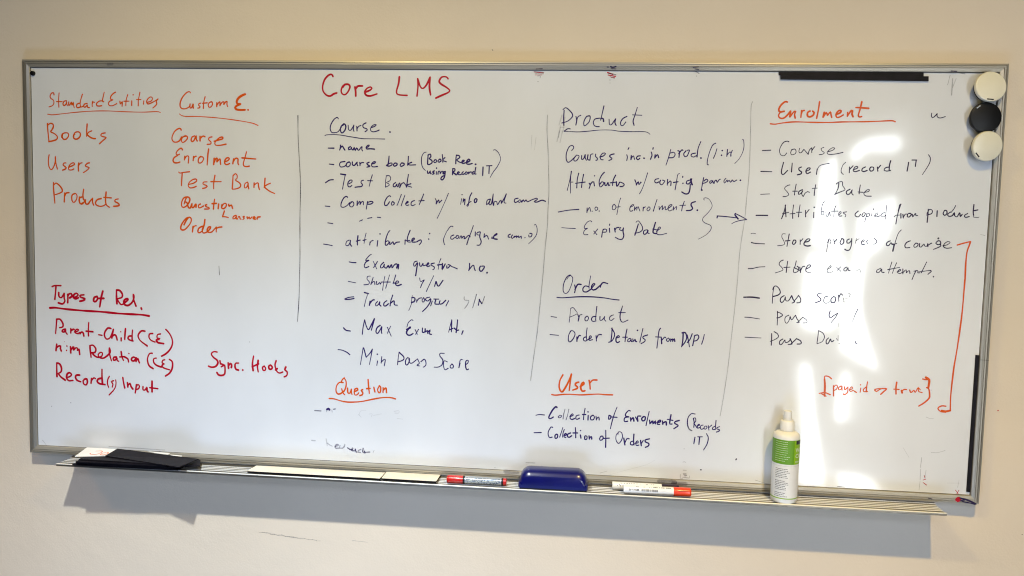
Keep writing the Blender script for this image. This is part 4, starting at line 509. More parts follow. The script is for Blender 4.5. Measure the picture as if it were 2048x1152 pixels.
handwritten_word|dark words of course beside the orange bracket|k|19 85 4021 435 -29 -16 -6 -27 23 -3 20 31 9 -22 43 12;15 85 4117 544 -27 -38 -21 -77 -17 -96;21 85 4041 405 15 -7 -9 -65;18 85 4208 440 -32 -16 -17 -31 12 -22 37 4;18 85 4260 419 -17 -24 9 -18 24 12 6 23 -18 7;18 85 4297 416 -2 -27 18 -7 24 31 8 -19 19 -3 9 27;18 85 4373 414 2 -27;18 85 4374 399 21 16 14 8;27 85 4468 470;21 85 4466 447 -20 -23 22 -15 25 8 -8 27 -19 3;18 85 4486 417 9 -19 -32 -20 -35 -16;15 85 4513 399 42 12 24 24 -25 6 -28 -23 -6 -27 30 -14 47 6
handwritten_word|dark line Store exam|k|15 80 2675 123 42 3 57 15 64 6
handwritten_word|dark line Store exam|k|15 80 3012 218 -26 -12 -13 -32 28 -30 12 -23 -29 -17 -45 -16;17 80 3054 208 -5 -55 -4 -58;17 80 3020 144 60 6;17 80 3137 214 -9 -51 -13 -39 5 -27 37 13 6 39 -16 11;17 80 3118 147 61 -29;17 80 3174 153 10 -54;17 80 3183 118 17 39 22 5;17 80 3235 135 33 20 10 20 -26 -1 -21 -47 17 -22 37 1
handwritten_word|dark line Store exam|k|17 60 3444 141 29 20 -4 16 -22 -20 -9 -39 20 -15 36 17;17 70 3525 163 44 -41;14 60 3566 168 -35 -40;17 80 3626 166 -26 -12 -2 -24 22 1 14 31 5 -27 18 -3
handwritten_word|dark line Store exam|k|12 50 3716 142 5 -16;14 50 3724 130 22 20 13 -34
handwritten_word|dark word attempts. left of the orange bracket|k|17 85 3948 165 -36 -20 -3 -23 26 4 20 32 2 -31 23 -3;14 85 4047 229 -15 -61 -11 -51;14 85 4092 223 -19 -54 -16 -53;15 85 4011 152 113 26;17 85 4101 131 32 17 -8 11 -21 -28 23 -14 29 16;17 85 4154 164 3 -50;17 85 4156 125 28 32 5 -31;16 85 4189 126 25 24 9 -30;16 85 4279 152 -19 -47 -15 -46;16 85 4258 144 36 8 1 -23 22 1;15 85 4373 239 -22 -54 -23 -55;15 85 4295 137 109 19;16 85 4407 156 15 -7 -31 -32;22 85 4444 96
bracket_line|long orange bracket with hook, far right|o|25 95 4646 410 60 20 61 17;30 95 4767 446 -9 -37 -17 -69 -4 -114 3 -152
bracket_line|orange bracket tail curling back at lower right|o|29 95 4739 79 -5 -300 -11 -197 -15 -198 -16 -156 -9 -155 -5 -156 5 -140;36 95 4683 -1219 -40 -10 -44 6;24 95 4640 -1178 -37 2 -32 -17 -2 -20 30 -22 45 -4
handwritten_word|orange array note with square bracket and arrow|o|23 100 3536 -953 -28 22 -38 3 -2 -36;37 100 3468 -956 7 -63 2 -110;23 100 3423 -1104 56 10 54 -19;23 100 3449 -1107 43 -23;22 75 3558 -1019 3 -51 3 -55;22 100 3556 -1047 21 33 19 -7 -6 -32 -29 -17;23 100 3634 -1020 -26 -17 5 -23 22 9 6 32 2 -44;26 100 3664 -1026 5 -32 25 25;23 100 3698 -1025 -1 -55 -29 -27 -12 9;23 100 3714 -1056 26 13 -5 20 -21 -25 9 -23 29 13;22 100 3760 -1065 23 -15;23 100 3822 -1031 -5 -44;23 100 3817 -1000;25 100 3882 -966 -5 -51 -1 -51;25 100 3870 -1021 -21 -21 1 -23 38 0
handwritten_word|orange array note with square bracket and arrow|o|24 100 3954 -1045 19 -15 29 21 29 13;21 100 3957 -1041 30 9 74 4;26 100 4013 -1031 55 3 -28 -33 -26 -27
handwritten_word|orange array note with square bracket and arrow|o|29 100 4161 -958 -4 -54 4 -67;26 100 4136 -1029 52 -2;34 100 4210 -1038 9 -27;23 100 4218 -1045 14 16 26 1;23 100 4288 -1030 13 -27 28 25 12 -23 17 36 10 16;24 100 4368 -1011 6 -31 34 -10;24 100 4372 -1007 16 -19;30 100 4403 -916 37 -6 30 5;42 100 4432 -899 34 -26 -3 -74;29 100 4445 -1000 23 -14 11 -62 -5 -32 -42 -45 -50 -36
handwritten_word|dark line Pass score|k|26 90 2643 -164 80 3 75 -7
handwritten_word|dark line Pass score|k|14 90 2934 -53 -8 -70 -1 -93;20 90 2924 -81 7 28 22 12 31 -26 14 -39 -18 -24 -49 -18;18 90 3037 -135 -29 -21 -7 -31 17 -19 25 32 6 31 5 -39 27 -3 28 52;22 90 3109 -133 17 -39 16 -22 -26 -13;18 90 3134 -191 39 56;20 90 3173 -127 24 -34 -2 -36 -32 -6
handwritten_word|dark line Pass score|k|20 90 3405 -108 -42 3 -6 -20 31 -26 1 -24 -47 -21;15 90 3462 -126 -33 -12 -9 -43 23 -19 37 21;20 90 3515 -128 -25 -24 5 -35 30 1 9 43 -23 15;20 90 3559 -111 7 -65;18 80 3562 -142 18 44 16 -15;14 40 3609 -140 -2 -35 15 -4;14 50 3655 -96 15 -3 -6 -28;12 30 3628 -147 26 1
handwritten_word|thin dark line Pass Y/N|k|14 80 2663 -364 54 -2 92 -11
handwritten_word|thin dark line Pass Y/N|k|17 80 2980 -294 3 -70 0 -69;17 80 2977 -302 26 -7 28 -22 -33 -25 -22 -5;15 80 3092 -329 -33 -21 -2 -43 20 -19 24 44 2 31 17 -38 36 48;15 80 3156 -327 17 -38 24 -31 -26 -5;15 80 3182 -396 43 48;15 80 3225 -344 39 -26 5 -27 -34 -5
handwritten_word|thin dark line Pass Y/N|k|20 80 3488 -272 -9 -44 13 -26 32 24 37 25;17 80 3561 -293 -21 -44 -38 -52;11 30 3577 -390 -5 -39
handwritten_word|thin dark line Pass Y/N|k|14 60 3752 -244 -23 -55 -22 -71
handwritten_word|dark line Pass Date.|k|14 85 2674 -566 75 -1 84 -1
handwritten_word|dark line Pass Date.|k|17 85 2934 -519 2 -59 -1 -60;16 85 2956 -499 35 -22 9 -31 -37 -29 -41 -18;19 85 3046 -570 -29 -21 -2 -32 19 -3 25 37 7 12 5 -28 30 9 21 29;19 85 3114 -564 17 -31 5 -23 -38 -5;19 85 3125 -618 50 53;19 85 3175 -561 43 -22 5 -28 -38 -5
handwritten_word|dark line Pass Date.|k|14 85 3386 -471 -4 -75 -5 -55;15 85 3390 -475 39 -22 17 -39 -21 -47 -47 -22;18 85 3487 -542 -21 -24 2 -35 18 4 17 44;18 85 3507 -553 9 -27 22 13;12 60 3563 -543 8 -19;12 40 3576 -515 3 -55;15 60 3590 -597
handwritten_word|dark line Pass Date.|k|20 85 3744 -567 8 -23 11 2
divider_line|dark vertical line between first and second columns of topics|k|16 36 -1966 1582 1 -149 6 -155 17 -258 7 -208 -4 -260 1 -262 1 -211 -4 -211 -5 -212 -15 -229
divider_line|faint grey vertical line left of Product|k|15 21 630 1615 -1 -150 16 -200 10 -200 11 -202 -5 -202 -1 -152 -18 -255 -17 -307 -19 -258 -19 -259 -29 -261 -29 -268
divider_line|faint grey vertical line left of Enrolment|k|14 18 2643 1767 -12 -58 5 -219 4 -195 1 -245 -13 -247 -10 -198 -31 -298 -11 -301 -16 -302 -21 -304 -21 -306 -32 -308 -22 -165
stray_mark|small faint tick between the two left blocks|k|13 50 -2826 -10 5 -95
marker_residue|dark and red residue at the board top edge|k|12 70 482 2045 101 -9;12 70 493 2025 85 -4;12 70 519 2001 30 0 -5 -20;15 70 525 1946;15 70 1215 2093 36 -14;20 70 1265 2098 35 -14;20 70 1227 2030 45 -5 30 -10;15 70 1243 2000 46 -19;15 70 1244 1966;12 70 1245 1936;15 70 2064 2093 49 -10;15 70 2075 2059 40 -24;13 70 2091 2010;11 70 4496 2067 120 -23;11 70 4480 2034 -17 -94;19 50 4505 2001 0 -156;14 40 4537 2001 -27 -85
marker_residue|red marker residue strokes at the board top edge|r|15 70 482 2040 96 -9;12 60 493 2011 71 0;24 80 1217 2039 55 -19;20 70 1223 2015 75 -14;14 60 1254 1991 39 0
marker_residue|vertical grey and brown streaks left of Product|k|20 25 776 1616 -27 -100;20 25 807 1592 -16 -135;25 30 764 1507 -17 -115;20 30 786 1457 -22 -115;20 25 755 1457 -22 -105;15 30 764 1492 46 5;10 25 478 1413 -6 -150;10 25 520 1389 -12 -126
marker_residue|dotted vertical residue line at lower right of the board|k|10 60 4441 -1704 -4 -102;10 60 4438 -1821 2 -111;8 50 4441 -1943 -5 -91;10 40 4491 -1828 -5 -76;10 30 4809 -1912 -9 -76;8 30 4702 -1948 118 6
marker_residue|red residue scribble in the lower right corner|r|12 80 4782 -2015 36 -48;12 80 4815 -2013 -25 -52;15 50 4468 -1931 28 12;15 50 4470 -1956 35 -24;12 40 4475 -1880 11 -30;10 60 4752 -2067 123 7
marker_residue|faint smear in the lower right of the board|k|10 50 4528 -1649 61 3 70 24;10 30 4390 -927;14 50 4490 -1023;10 40 4459 -1295 39 -13 33 2;8 30 4259 -1612 31 -49 32 -49;9 40 4855 518 42 -9
marker_residue|faint dark streaks over the bottom frame|k|12 50 -4868 -1998 57 -70;17 40 -4091 -2031 645 -6;23 70 -3503 -2056;16 80 180 -2036;16 60 504 -1965 95 0;11 50 515 -1986
marker_residue|dark flecks at the board's bottom right edge|k|10 40 1345 -2010 -71 -25;8 15 1347 -2062 106 43 278 93 99 58;10 50 2840 -2021 125 -35;15 80 3651 -2043 73 -1;10 50 3967 -2061 289 -4
frame_smudge|dark and red residue stuck on the frame|K|20 70 1210 2087 15 0;22 70 1245 2092 24 -9 30 10;14 50 1250 2073 50 -5;17 70 2051 2087 53 5;14 50 2071 2072 38 -4;19 60 4474 2066 55 -4;12 50 504 2064 65 5;29 95 4816 -2084 72 -16 82 -35;20 90 4842 -2118 71 -11 48 -12;20 90 4822 -2109 42 8;14 70 4514 -2101 39 -8
frame_smudge|red blob of ink on the bottom right frame corner|Q|29 90 4788 -2085 23 6 11 -20 -27 -21;69 90 4798 -2100
frame_smudge|purplish smear on the bottom frame behind the capped markers|K|93 20 1876 -2076 86 0 76 -6;72 16 2013 -2089 136 -3;74 16 290 -2063 136 -3;54 20 -4032 2087 55 6;34 20 -4235 -2080 87 -1"""
for row in INKDATA.split('\n'):
    nm, lb, c, st = row.split('|'); ss = []
    for s in st.split(';'):
        v = [int(q) for q in s.split()]
        P = [Vector((v[2], v[3]))]
        for k in range(4, len(v), 2): P.append(P[-1] + Vector((v[k], v[k + 1])))
        ss.append((v[0] * 1e-4 * (INKW if c in 'or' else INKW * 1.12), min(1.25, v[1] / 100 * (.5 if nm == 'marker_residue' and c == 'k' else .75 if nm == 'smudged_writing' else 1.25)), [p / 5000 for p in P]))
    o = ribbons(nm, ss, INK[{'K': 'k', 'Q': 'r'}.get(c, c)], wb, y0=-.0060 if c in 'KQ' else 0.); tag(o, lb)
    if nm in ('marker_residue', 'smudged_writing', 'frame_smudge', 'stray_dot', 'dash_marks'): o['kind'] = 'stuff'

# ------------------------------------------------------------------ things stuck on the board
def strip(name, label, quad, t, parent=None, m=M_black, y=0.):
    """flat bar standing on the board plane from four (x, z) corners"""
    vs = [(x, y - .0004, z) for x, z in quad] + [(x, y - .0004 - t, z) for x, z in quad]
    o = mesh_obj(name, vs, [(0, 1, 2, 3), (4, 7, 6, 5), (0, 4, 5, 1), (1, 5, 6, 2), (2, 6, 7, 3), (3, 7, 4, 0)], m, parent, bevel=.0003, seg=1)
    return o
o = strip('magnetic_strip', '', [(.5755, .4110), (.8467, .4108), (.8472, .4032), (.5759, .4044)], .0016)
tag(o, 'black magnetic strip tight under the top frame, the upper one of two', 'magnetic strip', 'black magnetic strips on the board')
o = strip('magnetic_strip', '', [(.5787, .4049), (.8554, .4034), (.8560, .3943), (.5791, .3958)], .0022, y=-.0018)
tag(o, 'black magnetic strip overlapping just below the one at the top frame', 'magnetic strip', 'black magnetic strips on the board')
o = strip('magnetic_strip', '', [(.9764, -.1314), (.9832, -.1316), (.9832, -.4053), (.9764, -.4048)], .0022)
tag(o, 'black upright magnetic strip along the right frame of the board', 'magnetic strip', 'black magnetic strips on the board')
t = empty('round_magnet', (-.978, 0, .3989), 'tiny round black magnet in the top left corner of the board', 'magnet')
lathe('magnet_cap', [(0, -.0062), (.0036, -.0060), (.0046, -.0048), (.0049, -.0012), (.0049, -.0006), (0, -.0006)], M_blackgl, t, 24, 'y')

def disc(x, z, r, m, label, tilt, slot, slotm, y=-.004, th=.016):
    t = empty('round_magnet', (x, y, z), label, 'magnet', 'round coat magnets at the right edge')
    t.rotation_euler = tilt
    lathe('magnet_cap', [(0, -th), (r * .90, -th), (r * .965, -th + .0007), (r, -th + .0028), (r, -th + .0062), (r * .97, -th + .0078), (r * .80, -th + .0085), (0, -th + .0085)], m, t, 72, 'y')
    lathe('magnet_base', [(0, -th + .0086), (r * .84, -th + .0086), (r * .86, -.001), (r * .80, .0), (0, .0)], M_blackgl, t, 48, 'y')
    # hook slot: thin dark bar near the rim
    a, ln = slot; cx, cz = r * .86 * math.cos(a), r * .86 * math.sin(a); tx, tz = -math.sin(a), math.cos(a); nx, nz = math.cos(a), math.sin(a)
    q = [(cx + tx * ln * s + nx * .0011 * u, cz + tz * ln * s + nz * .0011 * u) for s, u in ((-1, -1), (1, -1), (1, 1), (-1, 1))]
    vs = [(px, -th - .0004, pz) for px, pz in q] + [(px, -th + .0012, pz) for px, pz in q]
    mesh_obj('hook_slot', vs, [(0, 1, 2, 3), (4, 7, 6, 5), (0, 4, 5, 1), (1, 5, 6, 2), (2, 6, 7, 3), (3, 7, 4, 0)], slotm, t, bevel=.0003, seg=1)
    return t
disc(.9590, .3250 - .0002, .0288, M_blackgl, 'round black magnet between two ivory ones at the right edge', (0, 0, 0), (math.radians(128), .0040), M_silver, -.0010, .0175)
disc(.9600, .3795, .0288, M_offwh, 'ivory round magnet in the top right corner, topmost of three', (math.radians(-7), 0, math.radians(3)), (math.radians(-94), .0062), M_black, -.0085, .0175)
disc(.9612, .2718, .0283, M_offwh, 'lower ivory round magnet below the black one at right', (math.radians(6), 0, math.radians(5)), (math.radians(-137), .0055), M_black, -.0085, .0165)

# ------------------------------------------------------------------ things on the tray
def slab(name, quad, t, m, parent=None):
    """quad: four (x, y, z) of the top face; thickness t downwards"""
    vs = [q for q in quad] + [(q[0], q[1], q[2] - t) for q in quad]
    return mesh_obj(name, vs, [(0, 1, 2, 3), (4, 7, 6, 5), (0, 4, 5, 1), (1, 5, 6, 2), (2, 6, 7, 3), (3, 7, 4, 0)], m, parent)
# heap of black magnetic sheets at the left
heap = [(-.862, -.628, .044, -.040, 0.5), (-.855, -.640, .045, -.040, -1.0), (-.852, -.632, .043, -.043, .6), (-.848, -.650, .046, -.046, .8), (-.845, -.655, .044, -.052, 1.6), (-.842, -.640, .046, -.047, -.8)]
zt = TZ + .0018
hl = ['lowest black magnetic sheet of the heap at the left of the tray', 'second black magnetic sheet from the bottom of the left heap', 'third black magnetic sheet up in the left heap', 'fourth black magnetic sheet up in the left heap', 'fifth black magnetic sheet up in the left heap', 'black magnetic sheet right under the labelled card of the left heap']
for i, (x0, x1, wd, yc, rot) in enumerate(heap):
    th = .0024; cx = (x0 + x1) / 2; hx = (x1 - x0) / 2; a = math.radians(rot); q = []
    for sx, sy in ((-1, -1), (1, -1), (1, 1), (-1, 1)):
        px, py = sx * hx, sy * wd / 2
        yy = min(yc + px * math.sin(a) + py * math.cos(a), -.0075)
        q.append((cx + px * math.cos(a) - py * math.sin(a), yy, zt + th + random.uniform(0, .0003)))
    o = slab('magnetic_sheet', q, th - .0003, M_black); tag(o, hl[i], 'magnetic sheet', 'black magnetic sheets heaped on the tray')
    zt += th + .0004
o = slab('magnetic_sheet', [(-.6600, -.0085, -.4195), (-.6010, -.0140, -.4200), (-.5850, -.0480, -.4220), (-.6400, -.0560, -.4215)], .0025, M_black)
tag(o, 'short black magnetic sheet jutting out right of the heap', 'magnetic sheet', 'black magnetic sheets heaped on the tray')
c = slab('label_card', [(-.8600, -.0560, -.4143), (-.8645, -.0080, -.4085), (-.7940, -.0080, -.4085), (-.7985, -.0430, -.4130)], .0016, M_white)
tag(c, 'white label card with orange letters lying on the black heap', 'label card')
o = slab('magnetic_sheet', [(-.7985, -.0450, -.4128), (-.7935, -.0080, -.4072), (-.5975, -.0300, -.4135), (-.6115, -.0870, -.4150)], .0016, M_black)
tag(o, 'long black magnetic sheet slanting across the top of the heap', 'magnetic sheet', 'black magnetic sheets heaped on the tray')
o = slab('label_slip', [(-.7255, -.0080, -.4094), (-.6720, -.0100, -.4108), (-.6728, -.0168, -.4118), (-.7050, -.0130, -.4108)], .0008, M_white)
tag(o, 'thin white wedge of a label behind the slanting black sheet', 'label slip')
o = slab('label_slip', [(-.6690, -.0175, -.4112), (-.6400, -.0190, -.4118), (-.6395, -.0255, -.4130), (-.6560, -.0235, -.4126)], .0008, M_white)
tag(o, 'small white scrap of label at the right of the black heap', 'label slip')
# orange letters on the card
def card_z(y): return -.4085 + (y + .008) * (.0058 / .048) + .0002
def pen_on_card(name, strokes, wd, parent):
    vs, fs = [], []
    for si, P in enumerate(strokes):
        S = catmull([Vector(p) for p in P], .0012); i0 = len(vs)
        for i, s in enumerate(S):
            t = (S[min(i + 1, len(S) - 1)] - S[max(0, i - 1)]); t.normalize(); nn = Vector((-t.y, t.x))
            for q in (-1, 1):
                p = s + nn * wd * .5 * q; vs.append((p.x, p.y, card_z(p.y) + .0001 + si * .00005 + i * .000002))
        for i in range(len(S) - 1): a = i0 + i * 2; fs.append((a, a + 1, a + 3, a + 2))
    return mesh_obj(name, vs, fs, M_orpen, parent)
pen_on_card('orange_letters', [[(-.8330, -.0250), (-.8210, -.0225), (-.8165, -.0300), (-.8210, -.0405), (-.8330, -.0420), (-.8380, -.0370)], [(-.8060, -.0295), (-.8115, -.0340), (-.8120, -.0410), (-.8050, -.0420), (-.8000, -.0360), (-.8010, -.0300), (-.8055, -.0280)]], .0022, c)

# cream magnetic strips
def cream(x0a, x1a, x0b, x1b, yf, yb, zt, label):
    t = empty('label_strip', ((x0a + x1a) / 2, (yf + yb) / 2, TZ), label, 'label strip', 'cream label strips on the tray')
    def q(z): return [(x0a, yf, z), (x1a, yf - .0006, z), (x1b, yb, z), (x0b, yb, z)]
    loc = t.location
    for nm, z, th, mm in (('face', zt, .0007, M_cream), ('magnet_backing', zt - .0008, .0034, M_black)):
        o = slab(nm, [(a - loc.x, b - loc.y, c_ - loc.z) for a, b, c_ in q(z)], th, mm, t)
cream(-.4800, -.1960, -.4770, -.1950, -.0510, -.0120, -.4268, 'long cream magnetic label strip left of the red silver marker')
cream(-.1930, -.0785, -.1935, -.0780, -.0510, -.0080, -.4263, 'shorter cream label strip butting against the long one')

# markers
def marker(loc, rz, L_, r, kind, label):
    t = empty('marker', loc, label, 'marker', 'markers lying on the tray', rz)
    if kind == 'silver':
        lathe('cap', [(0, 0), (r * .80, 0), (r * .97, .002), (r * 1.04, .005), (r * 1.04, .0335), (0, .0335)], M_red, t, 32, 'x')
        lathe('ring', [(0, .0336), (r * .98, .0336), (r * .98, .0375), (0, .0375)], M_blackgl, t, 32, 'x')
        b = lathe('barrel', [(0, .0376), (r * 1.0, .0376), (r * 1.0, .113), (0, .113)], M_silver, t, 32, 'x')
        lathe('end_band', [(0, .1131), (r * .99, .1131), (r * .99, .1165), (0, .1165)], M_blackgl, t, 32, 'x')
        lathe('end_plug', [(0, .1166), (r * .94, .1166), (r * .94, .1220), (r * .8, .1232), (0, .1232)], M_red, t, 32, 'x')
        cyl_print('printed_text', .041, .110, r * 1.0 + .0002, -45, 55, 5, M_bluepr, b, .0030, .62)
        cyl_print('printed_text', .043, .108, r * 1.0 + .0004, -12, 30, 1, M_prtw, b, .0022, .7)
    else:
        capm = M_redor if kind == 'red' else M_purple
        b = lathe('barrel', [(0, 0), (r * .86, 0), (r * .93, .0010), (r * .93, .0990), (0, .0990)], M_wpl, t, 32, 'x')
        lathe('cap', [(0, .0991), (r * 1.0, .0991), (r * 1.0, .1000), (r * 1.0, .1300), (r * .95, .1325), (r * .85, .1335), (0, .1335)], capm, t, 32, 'x')
        # clip groove on the cap
        vs, fs = [], []
        for k in range(13):
            xx = .1015 + k * .0024; a = math.radians(48 - (8 * math.exp(-k * .6)))
            a = math.radians(20 + 28 * math.exp(-k * .45))
            for da in (-.06, .06):
                vs.append((xx, -(r + .0003) * math.cos(a + da), (r + .0003) * math.sin(a + da)))
        for k in range(12): fs.append((2 * k, 2 * k + 1, 2 * k + 3, 2 * k + 2))
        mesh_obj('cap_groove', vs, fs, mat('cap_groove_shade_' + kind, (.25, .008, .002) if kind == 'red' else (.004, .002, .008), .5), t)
        if kind == 'red':
            cyl_print('printed_text', .010, .055, r * .93 + .0002, 58, 66, 1, M_prtk, b, .0018, .5)
            cyl_print('brand_lettering', .058, .094, r * .93 + .0002, 55, 68, 1, M_prtk, b, .0034, .85)
            cyl_print('printed_text', .010, .031, r * .93 + .0002, 4, 28, 4, M_prtk, b, .0014, .6)
            # barcode
            vs, fs = [], []
            xx = .0345
            while xx < .067:
                ww = random.choice((.0005, .0008, .0012))
                i0 = len(vs)
                for a in (-2, 6, 14, 22, 29):
                    a = math.radians(a)
                    for x_ in (xx, xx + ww): vs.append((x_, -(r * .93 + .00025) * math.cos(a), (r * .93 + .00025) * math.sin(a)))
                for k in range(4): fs.append((i0 + 2 * k, i0 + 2 * k + 1, i0 + 2 * k + 3, i0 + 2 * k + 2))
                xx += ww + random.choice((.0006, .0009, .0012))
            mesh_obj('barcode', vs, fs, M_prtk, b)
        else:
            cyl_print('printed_text', .018, .084, r * .93 + .0002, 55, 63, 1, M_prtk, b, .0018, .5)
            cyl_print('printed_text', .010, .022, r * .93 + .0002, 10, 40, 2, M_prtk, b, .003, .7)
    return t
def cyl_print(name, x0, x1, r, a0, a1, rows, m, parent, h, fill):
    """rows of small printed words wrapped round a barrel lying along x"""
    vs, fs = [], []
    for i in range(rows):
        a = math.radians(a0 + (a1 - a0) * (i + .5) / rows); x = x0
        while x < x1:
            wl = random.uniform(.0008, .0022)
            if random.random() < fill:
                i0 = len(vs); da = h * .36 / r
                hh = random.uniform(.7, 1.0)
                for s in (-1, 1):
                    for xx in (x, min(x + wl, x1)):
                        vs.append((xx, -r * math.cos(a + s * da * hh), r * math.sin(a + s * da * hh)))
                fs.append((i0, i0 + 1, i0 + 3, i0 + 2))
            x += wl + .0005
    return mesh_obj(name, vs, fs, m, parent)
marker((-.0583, -.0395, TZ + .0097), math.radians(.3), .12, .0080, 'silver', 'red capped marker with silver barrel between cream strip and eraser')
marker((.2800, -.0245, TZ + .0103), math.radians(.2), .133, .0085, 'purple', 'white marker with dark purple cap lying behind the red capped one')
marker((.3020, -.0445, TZ + .0103), math.radians(1.5), .133, .0088, 'red', 'white marker with bright red cap and barcode, in front')

# eraser
er = empty('board_eraser', (.1605, -.0345, TZ + .0016), 'glossy dark blue board eraser with rounded corners on the tray', 'board eraser')
def eraser_shell():
    # rounded-rectangle front outline (x, z) lofted through depth with a domed back
    pts = []
    hw, ht, rc = .0710, .0415, .0200
    def outline(s, dz):
        P = []
        P.append((-hw * s, .0050)); 
        P.append((-hw * s * .995, (ht - rc) * .6 + .002))
        for k in range(9):
            a = math.pi - k * math.pi / 16
            P.append((-(hw - .004) * s + rc + rc * math.cos(a), ht - rc + rc * math.sin(a) - dz))
        for k in range(9):
            a = math.pi / 2 - k * math.pi / 16
            P.append(((hw - .004) * s - rc + rc * math.cos(a), ht - rc + rc * math.sin(a) - dz))
        P.append((hw * s * .995, (ht - rc) * .6 + .002)); P.append((hw * s, .0050))
        return P
    secs = []
    for k in range(17):
        a = math.pi * k / 16; c_ = math.cos(a)
        secs.append((-.0240 * math.copysign(abs(c_) ** .75, c_), 1 - .045 * abs(c_) ** 4, .0120 * abs(c_) ** 2.6))
    vs, fs = [], []
    for y, s, dz in secs:
        for px, pz in outline(s, dz): vs.append((px, y, max(pz, .0050)))
    n = len(vs) // len(secs)
    for i in range(len(secs) - 1):
        for k in range(n): a, b = i * n + k, i * n + (k + 1) % n; fs.append((a, b, b + n, a + n))
    fs.append(tuple(range(n))); fs.append(tuple(range(len(vs) - 1, len(vs) - n - 1, -1)))
    o = mesh_obj('shell', vs, fs, M_blue, er, True)
    o.data.set_sharp_from_angle(angle=math.radians(50))
eraser_shell()
box('felt_pad', -.0675, .0675, -.0215, .0215, 0, .0049, M_felt, er, bevel=.0012)
er.rotation_euler = (0, 0, math.radians(.8))

# spray bottle
sb = empty('spray_bottle', (.6180, -.0325, TZ + .0018), 'white spray bottle with a green label standing on the tray', 'spray bottle')
R = .0255
body = lathe('body', [(0, 0), (R * .86, 0), (R * .96, .0012), (R, .0045), (R, .0100), (R, .1290), (R * .985, .1320), (R * .93, .1355), (R * .80, .1385), (R * .60, .1405), (R * .5, .1412), (0, .1412)], M_wpl, sb, 64)
def cyl_patch(name, a0, a1, z0, z1, r, m, parent, n=24):
    vs, fs = [], []
    for k in range(n + 1):
        a = math.radians(a0 + (a1 - a0) * k / n)
        for z in (z0, z1): vs.append((r * math.sin(a), -r * math.cos(a), z))
    for k in range(n): fs.append((2 * k, 2 * k + 2, 2 * k + 3, 2 * k + 1))
    return mesh_obj(name, vs, fs, m, parent, True)
# angle 0 faces the room (-y), positive to the right; the label's front is turned to the right
lg = cyl_patch('green_label', -200, 150, .0790, .1270, R + .00018, M_green, body, 80)
cyl_patch('green_line', -180, 180, .0098, .0118, R + .00018, M_green, body, 80)
cyl_patch('label_edge', -180, 180, .0752, .0755, R + .00018, mat('light_grey_print', (.45, .45, .46), .5), body, 80)
cyl_patch('darker_panel', -120, 24, .0790, .1268, R + .00024, M_greend, lg, 40)
cyl_patch('navy_badge', 33, 78, .1185, .1262, R + .0003, M_navy, lg, 12)
def vert_print(name, a0, a1, z1, z0, dz, h, m, parent, r, fill=.8, para=0):
    vs, fs = [], []; z = z1; k = 0
    while z > z0:
        k += 1
        if para and k % para == 0: z -= dz; continue
        aend = a0 + (a1 - a0) * random.uniform(.72, 1)
        a = a0
        while a < aend:
            wl = random.uniform(2.5, 7)
            i0 = len(vs)
            for aa in (a, a + wl):
                for zz in (z - h, z): ar = math.radians(aa); vs.append((r * math.sin(ar), -r * math.cos(ar), zz))
            fs.append((i0, i0 + 2, i0 + 3, i0 + 1)); a += wl + 1.6
        z -= dz
    return mesh_obj(name, vs, fs, m, parent)
vert_print('printed_text', -62, 2, .1235, .0850, .0042, .0007, M_prtw, lg, R + .00032)
vert_print('printed_text', -56, 2, .0700, .0150, .0034, .0011, M_prtk, body, R + .0002, para=7)
def wrap_text(s, a0, z, size, m, parent, r):
    cu = D.curves.new('t', 'FONT'); cu.body = s; cu.size = size; cu.resolution_u = 2; cu.offset = size * .012
    o = D.objects.new('t', cu); COL.objects.link(o); bpy.context.view_layer.update()
    me = D.meshes.new_from_object(o.evaluated_get(bpy.context.evaluated_depsgraph_get()))
    D.objects.remove(o); D.curves.remove(cu)
    bm = bmesh.new(); bm.from_mesh(me); bmesh.ops.triangulate(bm, faces=bm.faces)
    for v in bm.verts:
        a = math.radians(a0) + v.co.x / r; v.co = Vector((r * math.sin(a), -r * math.cos(a), z + v.co.y))
    bm.to_mesh(me); bm.free(); me.name = 'lettering'; me.materials.clear(); me.materials.append(m)
    o = D.objects.new('lettering', me); COL.objects.link(o); o.parent = parent; return o
wrap_text('Whiteboard', 30, .1035, .0115, M_prtw, lg, R + .0004)
wrap_text('Cleaner', 30, .0920, .0115, M_prtw, lg, R + .0004)
wrap_text('250ml', 30, .0825, .0050, M_prtw, lg, R + .0004)
lathe('collar', [(0, .1413), (.0128, .1413), (.0133, .1422), (.0133, .1590), (.0122, .1612), (.0095, .1618), (0, .1618)], M_wpl, sb, 72, rib=(.1420, .1595, .035))
lathe('pump_neck', [(0, .1619), (.0088, .1619), (.0088, .1655), (0, .1655)], M_wpl, sb, 32)
hd = lathe('spray_head', [(0, .1656), (.0072, .1656), (.0078, .1662), (.0080, .1760), (.0076, .1800), (.0060, .1808), (0, .1808)], M_wpl, sb, 32)
nz = lathe('nozzle', [(0, 0), (.0021, 0), (.0021, .0016), (0, .0016)], M_wpl, hd, 16, 'x'); nz.location = (-.0092, 0, .1730)

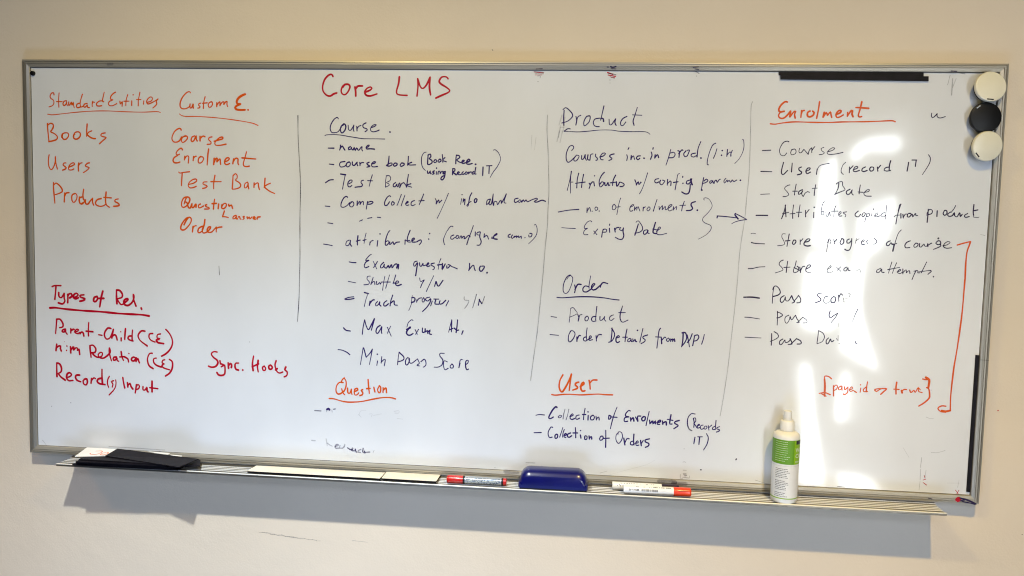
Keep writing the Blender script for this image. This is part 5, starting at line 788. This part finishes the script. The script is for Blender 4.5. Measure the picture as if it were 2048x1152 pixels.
# ------------------------------------------------------------------ marks on the wall
def wallmark(label, strokes):
    o = ribbons('scuff_mark', strokes, M_scuff, wall, y0=WY, lift=.0003); tag(o, label); return o
wm = []
for k in range(16):
    t_ = k / 15; x = -.484 + .13 * t_; z = -.585 - .011 * t_
    wm.append((.0016, .30 * (1 - abs(t_ - .45)), [Vector((x, z + random.uniform(-.0012, .0012))), Vector((x + .009, z + random.uniform(-.002, .0006)))]))
wallmark('grey pencil like scuff on the wall under the tray', wm)
wallmark('faint short scuff further right under the tray', [(.0012, .22, [Vector((-.2735, -.5909)), Vector((-.2402, -.5925))])])
wallmark('tiny nick on the wall near the right edge', [(.0018, .6, [Vector((1.0965, -.4918))])])
wallmark('small nick above the board', [(.0012, .35, [Vector((.008, .4565)), Vector((.010, .4535))])])
o = ribbons('paint_speck', [(.0022, .8, [Vector((1.0346, -.2433))])], INK['r'], wall, y0=WY, lift=.0003)

# ------------------------------------------------------------------ window behind the viewer (seen only as a reflection in the board)
win = empty('window', (1.66, -3.0, -1.4), 'tall window across the room, seen as a reflection in the board', 'window')
M_sky = D.materials.new('bright_daylight'); M_sky.use_nodes = True
_nt = M_sky.node_tree; _nt.nodes.clear(); _e = _nt.nodes.new('ShaderNodeEmission'); _o = _nt.nodes.new('ShaderNodeOutputMaterial')
_e.inputs[0].default_value = (.86, .94, 1, 1); _e.inputs[1].default_value = WINE; _nt.links.new(_e.outputs[0], _o.inputs[0])
M_wframe = mat('window_frame_paint', (.25, .24, .22), .6)
M_curt = noisy(mat('glowing_curtain_cloth', (.3, .28, .25), .9), (.16, .15, .13), (.22, .20, .18), scale=(30, 1, 1), ns=3)
_b = M_curt.node_tree.nodes['Principled BSDF']; _b.inputs['Emission Color'].default_value = (.9, .95, 1, 1); _b.inputs['Emission Strength'].default_value = CURT  # cloth given its own glow for pale haze in the board's reflection
def pane(poly):
    vs = [(x - 1.66, 0, z + 1.4) for x, z in poly] + [(x - 1.66, -.006, z + 1.4) for x, z in poly]; n = len(poly)
    return mesh_obj('pane', vs, [tuple(range(n)), tuple(range(2 * n - 1, n - 1, -1))] + [(i, (i + 1) % n, n + (i + 1) % n, n + i) for i in range(n)], M_sky, win)
for P in PANES: pane(P)
def wbox(nm, x0, x1, y0, y1, z0, z1, m): return box(nm, x0 - 1.66, x1 - 1.66, y0, y1, z0 + 1.4, z1 + 1.4, m, win)
wbox('frame', 1.30, 1.36, -.05, .02, -1.42, .76, M_wframe); wbox('frame', 1.94, 2.0, -.05, .02, -1.42, .76, M_wframe)
wbox('frame', 1.30, 2.0, -.05, .02, .76, .82, M_wframe); wbox('frame', 1.30, 2.0, -.05, .02, -1.48, -1.42, M_wframe)
wbox('curtain', 1.36, 1.94, -.045, -.012, -1.42, .76, M_curt)
